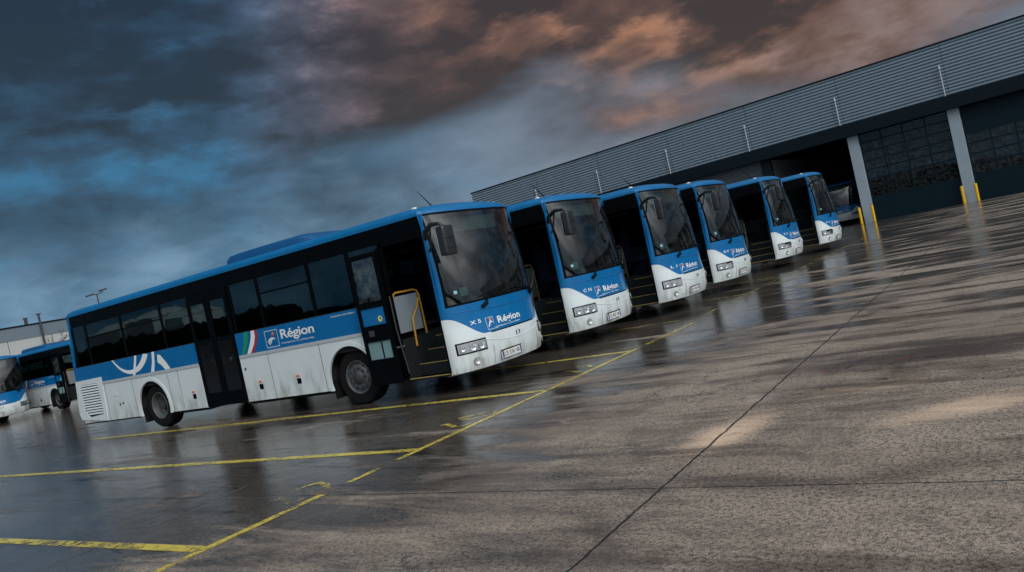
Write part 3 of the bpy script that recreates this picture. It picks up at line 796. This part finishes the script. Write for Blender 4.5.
    rough = b.math('ADD', b.math('MULTIPLY', b.math('SUBTRACT', 1.0, film), .42), .18)
    rough = b.math('SUBTRACT', rough, b.math('MULTIPLY', pud, .12))
    h = b.math('ADD', b.math('MULTIPLY', ag, .6), b.math('MULTIPLY', ag2, .8))
    h = b.math('MULTIPLY', h, b.math('SUBTRACT', 1.0, b.math('MULTIPLY', wet, .82)))
    h = b.math('SUBTRACT', h, b.math('MULTIPLY', j, 1.5))
    nb = b.bump(h, .8, .012)
    n_ = b.n('ShaderNodeBump'); n_.inputs['Strength'].default_value = .28; n_.inputs['Distance'].default_value = .015
    b.l(b.noise(b.mapping(o, scale=(1, 1, 1)), 3.2, 3, .5), n_.inputs['Height']); b.l(nb, n_.inputs['Normal'])
    b.bsdf(out, Base_Color=col, Roughness=rough, Normal=n_.outputs[0], Specular_IOR_Level=.95)
    return m
bm = bmesh.new()
s = 500
vs = [bm.verts.new(p) for p in ((-s, -s, 0), (s, -s, 0), (s, s, 0), (-s, s, 0))]; bm.faces.new(vs)
g = link('ground', bm, ground_mat()); tag(g, kind='structure')

# painted yellow stall lines, worn through to the concrete
def line_mat(name, wear):
    m, nt, out = newmat(name); b = NB(nt); o = b.coord()
    n1 = b.noise(o, 14, 6, .72); n2 = b.noise(o, 1.3, 4, .6)
    a = b.ramp(b.math('ADD', n1, b.math('MULTIPLY', b.math('SUBTRACT', n2, .5), .65)), wear-.10, wear+.16)
    c = b.mix(b.noise(o, 40, 3), (.52, .40, .04), (.70, .58, .13))
    p = b.bsdf(None, Base_Color=c, Roughness=.30, Normal=b.bump(n1, .4, .004))
    tr = b.n('ShaderNodeBsdfTransparent'); mx = b.n('ShaderNodeMixShader')
    b.l(a, mx.inputs[0]); b.l(tr.outputs[0], mx.inputs[1]); b.l(p.outputs[0], mx.inputs[2]); b.l(mx.outputs[0], out.inputs[0])
    return m
LM = line_mat('worn_yellow_paint', .41); LM2 = line_mat('very_worn_yellow_paint', .50); LM3 = line_mat('faded_yellow_paint', .56)
def strip(bm, pts, w, z=.004):
    pts = [Vector((p[0], p[1], 0)) for p in pts]
    L_, R_ = [], []
    for i, p in enumerate(pts):
        d = (pts[min(i+1, len(pts)-1)]-pts[max(i-1, 0)]).normalized(); n = Vector((-d.y, d.x, 0))*w/2
        L_.append(bm.verts.new((p.x+n.x, p.y+n.y, z))); R_.append(bm.verts.new((p.x-n.x, p.y-n.y, z)))
    for i in range(len(pts)-1): bm.faces.new((L_[i], L_[i+1], R_[i+1], R_[i]))
def baseline_x(y): return 1.40+.0213*(y+5.776)
bm = bmesh.new()
strip(bm, [(baseline_x(-9), -9), (baseline_x(-4.5), -4.5)], .10); strip(bm, [(baseline_x(-4.15), -4.15), (baseline_x(-3.72), -3.72)], .08); strip(bm, [(baseline_x(-3.45), -3.45), (baseline_x(2.4), 2.4)], .09)
o = link('painted_baseline', bm, LM); tag(o, kind='structure')
bm = bmesh.new(); strip(bm, [(baseline_x(2.41), 2.41), (baseline_x(5.0), 5.0)], .10)
o = link('painted_baseline', bm, LM2); tag(o, kind='structure')
bm = bmesh.new(); strip(bm, [(1.46, 5.3), (1.40, 12), (1.35, 19), (1.25, 33)], .09)
o = link('painted_baseline', bm, LM3); tag(o, kind='structure')
for k, y in enumerate((-8.45, -5.776, -3.098, -.420, 2.258, 5.7, 9.2, 13.0, 18.6)):
    bm = bmesh.new(); strip(bm, [(baseline_x(y)-.05, y), (-11.0, y)], .125 if y < 3 else .09, .0045)
    o = link('painted_stall_line', bm, LM if y < 3 else LM2); tag(o, kind='structure')
bm = bmesh.new()
for st in ([(.84, -4.33), (.90, -4.22), (.98, -4.14), (1.15, -4.20), (1.31, -4.33)], [(.86, -4.59), (1.05, -4.66), (1.2, -4.71), (1.28, -4.60)],
           [(.88, -2.01), (.95, -1.97), (1.26, -2.17), (1.38, -2.05)], [(.92, -1.70), (1.12, -1.57), (1.34, -1.42), (1.42, -1.60), (1.21, -1.81), (1.0, -1.76)],
           [(.89, .9), (1.07, .99), (1.38, .78)], [(.99, 1.3), (1.26, 1.31), (1.40, 1.10)]):
    strip(bm, st, .07, .005)
o = link('painted_stall_number', bm, LM2); tag(o, kind='structure')

# ------------------------------------------------------------------ workshop building
bl = empty('workshop', (3, 45.19, 0), (0, R(-.5), R(-3.4)))
tag(bl, 'long workshop with grey ribbed cladding, dark fascia and glazed sectional doors behind the buses', 'building')
clad = simple('grey_ribbed_cladding', (.20, .265, .32), .5, var=.12, scale=.6, spec=.3)
darkm = simple('dark_fascia_metal', (.004, .010, .016), .55, var=.2, scale=.8, spec=.12)
colm = simple('pale_grey_column', (.27, .33, .38), .55, var=.14, scale=1.2)
doorp = simple('dark_teal_door_panel', (.003, .013, .020), .5, var=.25, spec=.12)
XL, XR = -36.5, 62.0
def ribs(bm, x0, x1, z0, z1, y, pitch, dep):
    prof = []; z = z0
    while z < z1-.001:
        for dz, yy in ((0, y+dep), (pitch*.38, y), (pitch*.86, y), (pitch*.95, y+dep)):
            if z+dz <= z1: prof.append((yy, z+dz))
        z += pitch
    prof.append((y, z1))
    a = [bm.verts.new((x0, yy, zz)) for yy, zz in prof]; c = [bm.verts.new((x1, yy, zz)) for yy, zz in prof]
    for k in range(len(prof)-1): bm.faces.new((a[k], c[k], c[k+1], a[k+1]))
bm = bmesh.new(); ribs(bm, XL, XR, 6.55, 9.72, 0, .20, .10)
link('ribbed_cladding', bm, clad, bl)
bm = bmesh.new(); box(bm, XL-.05, XR, -.05, .35, 9.721, 9.82, .02); link('roof_capping', bm, darkm, bl)
bm = bmesh.new(); box(bm, XL, XR, .1, 34, 9.3, 9.40); link('roof', bm, darkm, bl)
bm = bmesh.new(); box(bm, XL, XR, -.42, .10, 5.72, 6.54, .02); link('fascia', bm, darkm, bl)
bm = bmesh.new()
box(bm, XL-.02, XL+.15, .10, 34, 0, 9.3); box(bm, XR-.1, XR, .1, 34, 0, 9.3); box(bm, XL, XR, 33.8, 34, 0, 9.3); box(bm, -10.45, -10.3, .35, 33.8, 0, 5.7)
link('wall', bm, simple('grey_wall_panel', (.16, .18, .20), .7), bl)
cols = [-4.5+5.8*k for k in range(-1, 11)]
for cx in cols:
    bm = bmesh.new(); box(bm, cx-.32, cx+.32, -.05, .45, -.3, 5.715, .02)
    box(bm, cx-.322, cx+.322, -.052, -.048, 2.4, 2.41)
    link('column', bm, colm if cx > -6 else darkm, bl)
# closed slatted bays to the left of the open one
bm = bmesh.new(); ribs(bm, XL+.1, -10.66, 0, 5.71, .12, .16, .07); link('slatted_shutter', bm, simple('dark_slatted_shutter', (.10, .12, .135), .45, metal=.3), bl)
wglass = glass('workshop_door_glass', (.35, .42, .45), .06, 1.0, 1.5, wav=.08, milky=.10)
for k, cx in enumerate(cols[1:-1]):
    x0, x1 = cx+.325, cx+5.8-.325
    bm = bmesh.new()
    box(bm, x0, x1, .20, .28, 0, 1.55)
    ztop = 5.71 if k != 1 else 4.05
    if k == 1: box(bm, x0, x1, .16, .30, 4.053, 5.71)
    nrow = 7 if k != 1 else 4
    dz = (ztop-1.55)/nrow
    for r_ in range(nrow+1):
        zz = 1.553+r_*dz; box(bm, x0, x1, .205, .275, zz, min(zz+.07, ztop))
    for c_ in range(5):
        xx = x0+(x1-x0-.07)*c_/4; box(bm, xx, xx+.07, .203, .277, 1.56, ztop-.005)
    box(bm, x0, x1, .19, .30, -.05, .05)
    dd = link('sectional_door', bm, doorp, bl)
    for r_ in range(nrow):
        bm = bmesh.new()
        box(bm, x0+.03, x1-.03, .235, .243, 1.60+r_*dz, 1.60+r_*dz+dz-.03); link('door_window', bm, wglass, dd)
for k in range(16):
    bm = bmesh.new(); xx = -35.4+6.12*k; box(bm, xx, xx+.015, -.008, .0, 6.56, 9.70); link('sheet_joint', bm, M['hub'], bl)
# conductors rods on the cladding
for k in range(12):
    xx = -29.5+6.12*k
    bm = bmesh.new(); tube(bm, [(xx, -.12, 6.56), (xx, -.12, 8.25)], .035, 8); tube(bm, [(xx, -.13, 8.22), (xx, -.13, 8.42)], [.07, .05], 8)
    for zz in (6.9, 7.9): tube(bm, [(xx, 0.02, zz), (xx, -.12, zz)], .02, 6)
    link('cladding_rod', bm, M['rail'], bl, smooth=True)
# dim clutter inside the open bay and behind the glazed doors
def bollard(x, y, lab, first=[None]):
    if first[0] is None:
        bm = bmesh.new()
        prof = [(0, .085), (1.0, .085), (1.06, .075), (1.09, .04), (1.095, .001)]
        rr = [[bm.verts.new((r_*math.cos(2*PI*k/16), r_*math.sin(2*PI*k/16), z)) for k in range(16)] for z, r_ in prof]
        for a, b_ in zip(rr, rr[1:]):
            for k in range(16): bm.faces.new((a[k], a[(k+1)%16], b_[(k+1)%16], b_[k]))
        o = link('bollard', bm, simple('yellow_bollard_paint', (.72, .42, .01), .4, var=.15, scale=6), smooth=True)
        bm = bmesh.new(); box(bm, -.14, .14, -.14, .14, 0, .015, .004); box(bm, -.02, .02, -.02, .02, 1.09, 1.15); link('base_plate', bm, M['hub'], o)
        first[0] = o
    else:
        s_ = first[0]; o = s_.copy(); COL.objects.link(o)
        for c in s_.children: d = c.copy(); COL.objects.link(d); d.parent = o
    o.location = (x, y, 0); tag(o, lab, 'bollard', 'yellow bollards at the feet of the columns')
bollard(-1.92, 45.0, 'yellow bollard on the bay side of the left pale column')
bollard(-1.14, 44.95, 'yellow bollard on the door side of the left pale column')
bollard(3.93, 44.65, 'yellow bollard on the left of the right pale column')
bollard(4.66, 44.6, 'yellow bollard on the right of the right pale column')
bollard(9.75, 44.3, 'yellow bollard left of the column beyond the right edge of the photo')

def shelf(x, y, seed, lab):
    rnd = random.Random(seed)
    root = empty('tool_rack', (x, y, 0)); tag(root, lab, 'rack', 'racks inside the workshop')
    bm = bmesh.new()
    for px in (0, 2.2):
        for py in (0, .6): box(bm, px, px+.06, py, py+.06, 0, 3.2)
    for z in (.5, 1.3, 2.1, 2.9): box(bm, .07, 2.19, 0, .66, z, z+.05)
    link('frame', bm, M['steel'], root)
    for z in (.55, 1.35, 2.15):
        for k in range(3):
            bm = bmesh.new(); a = .12+k*.7; w_ = rnd.uniform(.3, .6); box(bm, a, a+w_, .05, .5, z, z+rnd.uniform(.2, .5), .02)
            link('bin', bm, [M['rail'], M['orange'], M['blue']][rnd.randrange(3)], root)
shelf(-.2, 49.5, 1, 'steel tool rack behind the left half of the glazed door'); shelf(2.1, 50.5, 2, 'steel tool rack behind the right half of the glazed door'); shelf(6.2, 49.0, 3, 'steel tool rack behind the rightmost glazed door')

# ------------------------------------------------------------------ far left: warehouse, mast, bare tree
wh = empty('warehouse', (-95, 0, 0)); tag(wh, 'far white warehouse with a grey upper band beyond the left buses', 'building')
bm = bmesh.new(); box(bm, -40, 0, 6, 90, 0, 6.42); link('white_wall', bm, simple('white_wall_sheet', (.40, .42, .42), .6, var=.08, scale=.4), wh)
bm = bmesh.new(); box(bm, -40, .06, 5.95, 90.05, 6.425, 7.95); link('grey_band', bm, simple('grey_band_sheet', (.13, .17, .21), .55, var=.08, scale=.4), wh)
bm = bmesh.new(); box(bm, -40.1, .16, 5.85, 90.15, 7.953, 8.12); link('roof_edge', bm, darkm, wh)
bm = bmesh.new()
for k in range(16): box(bm, .001, .012, 8+5.1*k, 8.06+5.1*k, 0, 6.4)
link('sheet_seam', bm, M['hub'], wh)
for y, h in ((36.3, 8.95), (37.5, 9.2)):
    bm = bmesh.new(); tube(bm, [(-.6 if y < 37 else .25, y, 8.0 if y < 37 else 2.0), (-.6 if y < 37 else .25, y, h)], .20 if y < 37 else .13, 10); box(bm, -.8 if y<37 else .05, -.4 if y<37 else .45, y-.25, y+.25, h-.1, h); link('flue', bm, M['hub'], wh, smooth=True)

lm = empty('floodlight_mast', (-87, 41, 0)); tag(lm, 'tall lamp mast with two floodlight heads rising above the rear roof of the nearest bus', 'lamp post')
bm = bmesh.new(); tube(bm, [(0, 0, 0), (0, 0, 9.9)], [.14, .07], 8); tube(bm, [(0, -.75, 9.95), (0, 0, 9.8), (0, .75, 10.1)], .06, 6); link('pole', bm, M['hub'], lm)
for y, z in ((-.85, 10.0), (.85, 10.15)):
    bm = bmesh.new(); box(bm, -.25, .25, y-.42, y+.42, z-.1, z+.1, .05)
    for v in bm.verts: v.co.z += (v.co.y)*.18
    link('lamp_head', bm, M['hub'], lm)

tr = empty('bare_tree', (-80, 31.6, 0)); tag(tr, 'leafless thin tree standing before the white warehouse wall', 'tree')
rnd = random.Random(5); trunk = bmesh.new(); crown = bmesh.new()
tube(trunk, [(0, 0, 0), (.05, .05, 1.5), (0, .1, 3.0), (.05, .05, 4.4)], [.13, .10, .07, .04], 6)
def twig(p, d, l, r, n):
    q = p+d*l; tube(crown, [p, (p+q)/2+Vector((rnd.uniform(-.05, .05),)*3), q], [r, r*.8, r*.55], 4)
    if n:
        for _ in range(3):
            e = (d+Vector((rnd.uniform(-.6, .6), rnd.uniform(-.6, .6), rnd.uniform(-.1, .5)))).normalized(); twig(p+d*l*rnd.uniform(.5, 1), e, l*.72, r*.6, n-1)
for k in range(9):
    a = rnd.uniform(0, 2*PI); z = 1.6+k*.33
    twig(Vector((0.02, .06, z)), Vector((math.cos(a)*.7, math.sin(a)*.7, .75)).normalized(), 1.0, .035, 3)
bark = simple('grey_brown_bark', (.07, .05, .045), .9)
link('trunk', trunk, bark, tr); link('crown', crown, simple('reddish_twigs', (.10, .045, .04), .9), tr)

# far tree line behind the camera, mirrored in the bus glass
bm = bmesh.new(); rnd = random.Random(11)
for side in range(2):
    for k in range(130):
        for q in range(2):
            if side == 0: c = Vector((-330+k*4.3+rnd.uniform(-1, 1), -190-rnd.uniform(0, 12), 0))
            else: c = Vector((150+rnd.uniform(0, 12), -170+k*2.9+rnd.uniform(-1, 1), 0))
            h = rnd.uniform(2.6, 3.8); w_ = rnd.uniform(3, 5)
            r_ = bmesh.ops.create_icosphere(bm, subdivisions=2, radius=1)
            for v in r_['verts']:
                f = 1+rnd.uniform(-.22, .22); v.co = Vector((c.x+v.co.x*w_*f, c.y+v.co.y*w_*f, max(-.1, h*.5+v.co.z*h*.55*f)))
o = link('woodland', bm, simple('dark_woodland', (.004, .006, .004), .95, var=.4, spec=0.0)); tag(o, 'low dark woodland far behind the yard', kind='stuff')

added_shed_wall = simple('added_pale_shed_wall', (.62, .66, .66), .6, var=.1)  # unseen sheds, added only for pale reflections in the rear bus windows
for i, (xa, xb, h, lab) in enumerate(((-66.3, -60.9, 4.7, 'long pale shed across the yard'), (-59.6, -55.4, 5.0, 'tall pale shed across the yard'), (-53.6, -50.8, 4.5, 'short pale shed across the yard'))):
    sh = empty('added_shed', (xa, -32, 0)); tag(sh, lab+', out of view and added to be mirrored in the rear bus windows', 'added_shed', 'added sheds across the yard')
    bm = bmesh.new(); box(bm, 0, xb-xa, 0, 3.8, 0, h-.5); link('wall', bm, added_shed_wall, sh)
    bm = bmesh.new(); poly_extrude(bm, [(-.1, -.1, h-.5), (-.1, 3.9, h-.5), (-.1, 1.9, h+.2)], (xb-xa+.2, 0, 0)); link('roof', bm, added_shed_wall, sh)
bm = bmesh.new(); rnd = random.Random(4)  # unseen hedge, added as the dark foot of those reflections
for k in range(60):
    r_ = bmesh.ops.create_icosphere(bm, subdivisions=2, radius=1); cx = -84+k*.8
    h = rnd.uniform(2.9, 3.2)
    for v in r_['verts']:
        f = 1+rnd.uniform(-.15, .15); v.co = Vector((cx+v.co.x*1.4*f, -27+v.co.y*1.0*f, max(0, h*.5+v.co.z*h*.52*f)))
o = link('reflection_hedge', bm, simple('added_dark_hedge', (.010, .015, .009), .95, var=.4, spec=0.0)); tag(o, kind='stuff')

# ------------------------------------------------------------------ sky and light
w = bpy.data.worlds.new('World'); scn.world = w; w.use_nodes = True
nt = w.node_tree; nt.nodes.clear(); b = NB(nt)
SUN_AZ, SUN_EL = R(-28), R(34)     # direction towards the sun, measured from +x
out = b.n('ShaderNodeOutputWorld'); bg = b.n('ShaderNodeBackground'); b.l(bg.outputs[0], out.inputs[0])
d = b.n('ShaderNodeNewGeometry').outputs['Incoming']
neg = b.n('ShaderNodeVectorMath', operation='SCALE'); b.l(d, neg.inputs[0]); neg.inputs['Scale'].default_value = -1
dv = b.coord('Generated')
sp = b.n('ShaderNodeSeparateXYZ'); b.l(dv, sp.inputs[0]); X, Y, Z = sp.outputs
vz = b.mapping(dv, scale=(1, 1, 2.4))
n1 = b.noise(b.mapping(vz, loc=(2.3, 4.1, .7)), 3.1, 7, .46, .2)
n2 = b.noise(b.mapping(vz, loc=(7.7, 1.2, 3)), 9.5, 7, .55, .15)
wv = b.noise(vz, 5.0, 5, .6, out='Color')
wsub = b.n('ShaderNodeVectorMath', operation='SUBTRACT'); b.l(wv, wsub.inputs[0]); wsub.inputs[1].default_value = (.5, .5, .5)
wsc_ = b.n('ShaderNodeVectorMath', operation='SCALE'); b.l(wsub.outputs[0], wsc_.inputs[0]); wsc_.inputs['Scale'].default_value = .34
wadd = b.n('ShaderNodeVectorMath', operation='ADD'); b.l(dv, wadd.inputs[0]); b.l(wsc_.outputs[0], wadd.inputs[1]); dw = wadd.outputs[0]
def cosdir(az, el):
    v = (math.cos(el)*math.cos(az), math.cos(el)*math.sin(az), math.sin(el))
    dp = b.n('ShaderNodeVectorMath', operation='DOT_PRODUCT'); b.l(dv, dp.inputs[0]); dp.inputs[1].default_value = v
    return dp.outputs['Value']
def patch(az, el, r_, amp):
    """a soft break or bank in the cloud, wider than it is tall, ragged by the warp"""
    az, el = R(az), R(el)
    sub = b.n('ShaderNodeVectorMath', operation='SUBTRACT'); b.l(dw, sub.inputs[0]); sub.inputs[1].default_value = (math.cos(el)*math.cos(az), math.cos(el)*math.sin(az), math.sin(el))
    ml = b.n('ShaderNodeVectorMath', operation='MULTIPLY'); b.l(sub.outputs[0], ml.inputs[0]); ml.inputs[1].default_value = (1, 1, 2.3)
    ln = b.n('ShaderNodeVectorMath', operation='LENGTH'); b.l(ml.outputs[0], ln.inputs[0])
    return b.ramp(ln.outputs['Value'], r_, 0, 0, amp)
def total(lst):
    t_ = lst[0]
    for q in lst[1:]: t_ = b.math('ADD', t_, q)
    return t_
cl = b.math('ADD', b.math('MULTIPLY', n1, .50), b.math('MULTIPLY', n2, .50))
breaks = total([patch(*q) for q in ((146.5, 15.0, 0.106, 0.2), (135.2, 14.2, 0.154, 0.16), (153.1, 14.4, 0.116, 0.06), (151.8, 9.7, 0.154, 0.14), (142.6, 10.4, 0.174, 0.18), (133.0, 20.3, 0.116, 0.14), (147.9, 21.0, 0.042, 0.12), (114.6, 13.3, 0.145, 0.2), (118.8, 13.0, 0.087, 0.1), (105.9, 12.4, 0.135, 0.15), (110.3, 10.1, 0.174, 0.13), (122.5, 14.9, 0.087, 0.1), (98.6, 11.3, 0.174, 0.13), (91.8, 10.2, 0.174, 0.15), (125.0, 6.8, 0.174, 0.12), (156.0, 5.5, 0.231, 0.08), (111.4, 14.7, 0.096, 0.05), (149.1, 19.6, 0.251, -0.14), (140.5, 18.2, 0.231, -0.1), (107.0, 15.2, 0.174, -0.2), (119.5, 17.7, 0.135, -0.12), (127.2, 16.9, 0.174, -0.14), (118.4, 9.7, 0.174, -0.08), (149.5, 12.1, 0.212, -0.15), (135.0, 11.6, 0.193, -0.13), (153.8, 8.2, 0.174, -0.07), (126.7, 12.6, 0.154, -0.1), (100.8, 13.1, 0.116, -0.08), (143.5, 14.0, 0.077, -0.06), (132.4, 7.2, 0.154, -0.05))])
cl = b.math('ADD', cl, breaks)
lightness = b.ramp(cl, .36, .58)
thin = b.ramp(cl, .52, .76)
azw = b.ramp(cosdir(R(103), R(14)), math.cos(R(40)), math.cos(R(17)))
elw = b.ramp(b.math('ADD', b.math('ADD', Z, b.math('MULTIPLY', b.ramp(cosdir(R(96), R(10)), math.cos(R(26)), math.cos(R(6))), .055)), b.math('MULTIPLY', b.math('SUBTRACT', n1, .5), .20)), .095, .245)
warm = b.math('MULTIPLY', azw, elw)
darkc = b.mix(warm, (.005, .013, .026), (.030, .015, .012))
midc = b.mix(warm, (.015, .054, .105), (.098, .047, .032))
mauve = b.ramp(cosdir(R(88), R(9)), math.cos(R(24)), math.cos(R(6)))
hic = b.mix(warm, (.022, .140, .275), b.mix(mauve, (.35, .160, .085), (.20, .145, .140)))
c = b.mix(lightness, darkc, midc)
c = b.mix(b.math('MULTIPLY', thin, .85), c, hic)
# paler band of cloud low down
lowc = b.mix(b.ramp(b.math('ADD', b.math('MULTIPLY', n2, .5), b.math('MULTIPLY', n1, .5)), .38, .62), (.038, .115, .205), (.150, .260, .370))
lowc = b.mix(b.math('MULTIPLY', b.ramp(cosdir(R(104), R(7)), math.cos(R(32)), math.cos(R(10))), .75), lowc, (.185, .195, .230))
lowf = b.ramp(b.math('ADD', Z, b.math('MULTIPLY', b.math('SUBTRACT', n1, .5), .45)), .20, .05)
c = b.mix(b.math('MULTIPLY', lowf, .92), c, lowc)
# the bright side of the overcast, behind the camera
bright = b.ramp(cosdir(SUN_AZ, R(40)), .15, .95)
bc = b.mix(b.ramp(n1, .35, .68), (.62, .68, .72), (1.75, 1.80, 1.80))
bright = b.math('MULTIPLY', bright, b.ramp(Z, .02, .34, .10, 1.0))
c = b.mix(bright, c, bc)
c = b.mix(b.ramp(Z, .0, -.05), c, (.05, .06, .07))
sky = b.n('ShaderNodeTexSky', sky_type='NISHITA', sun_disc=False); sky.sun_elevation = SUN_EL; sky.sun_rotation = R(90)-SUN_AZ
sky.air_density = 1.5; sky.dust_density = 3
skys = b.n('ShaderNodeVectorMath', operation='SCALE'); b.l(sky.outputs[0], skys.inputs[0]); skys.inputs['Scale'].default_value = .05*.12
add = b.n('ShaderNodeVectorMath', operation='ADD'); b.l(c, add.inputs[0]); b.l(skys.outputs[0], add.inputs[1])
b.l(add.outputs[0], bg.inputs[0]); bg.inputs[1].default_value = 1.0

sl = bpy.data.lights.new('sun', 'SUN'); sl.energy = .9; sl.angle = R(20); sl.color = (1, .95, .88)
so = bpy.data.objects.new('sun', sl); COL.objects.link(so)
sd = Vector((math.cos(SUN_EL)*math.cos(SUN_AZ), math.cos(SUN_EL)*math.sin(SUN_AZ), math.sin(SUN_EL)))
so.rotation_euler = sd.to_track_quat('Z', 'Y').to_euler()

# ------------------------------------------------------------------ camera
yaw, pitch, roll = R(124.31012), R(-.93242), R(-12.2188)
f = Vector((math.cos(pitch)*math.cos(yaw), math.cos(pitch)*math.sin(yaw), math.sin(pitch)))
r0 = Vector((math.sin(yaw), -math.cos(yaw), 0)); u0 = r0.cross(f)
r_ = r0*math.cos(roll)+u0*math.sin(roll); u_ = -r0*math.sin(roll)+u0*math.cos(roll)
cam = bpy.data.cameras.new('camera'); co = bpy.data.objects.new('camera', cam); COL.objects.link(co)
mat = Matrix((r_, u_, -f)).transposed().to_4x4(); mat.translation = Vector((7.44107, -9.40483, 1.69502)); co.matrix_world = mat
cam.sensor_width = 36; cam.lens = 778.46/1024*36; cam.clip_end = 2000; cam.clip_start = .05
scn.camera = co
scn.view_settings.view_transform = 'Standard'; scn.view_settings.look = 'None'; scn.view_settings.exposure = .34; scn.view_settings.gamma = 1
scn.render.resolution_x, scn.render.resolution_y = 1024, 572
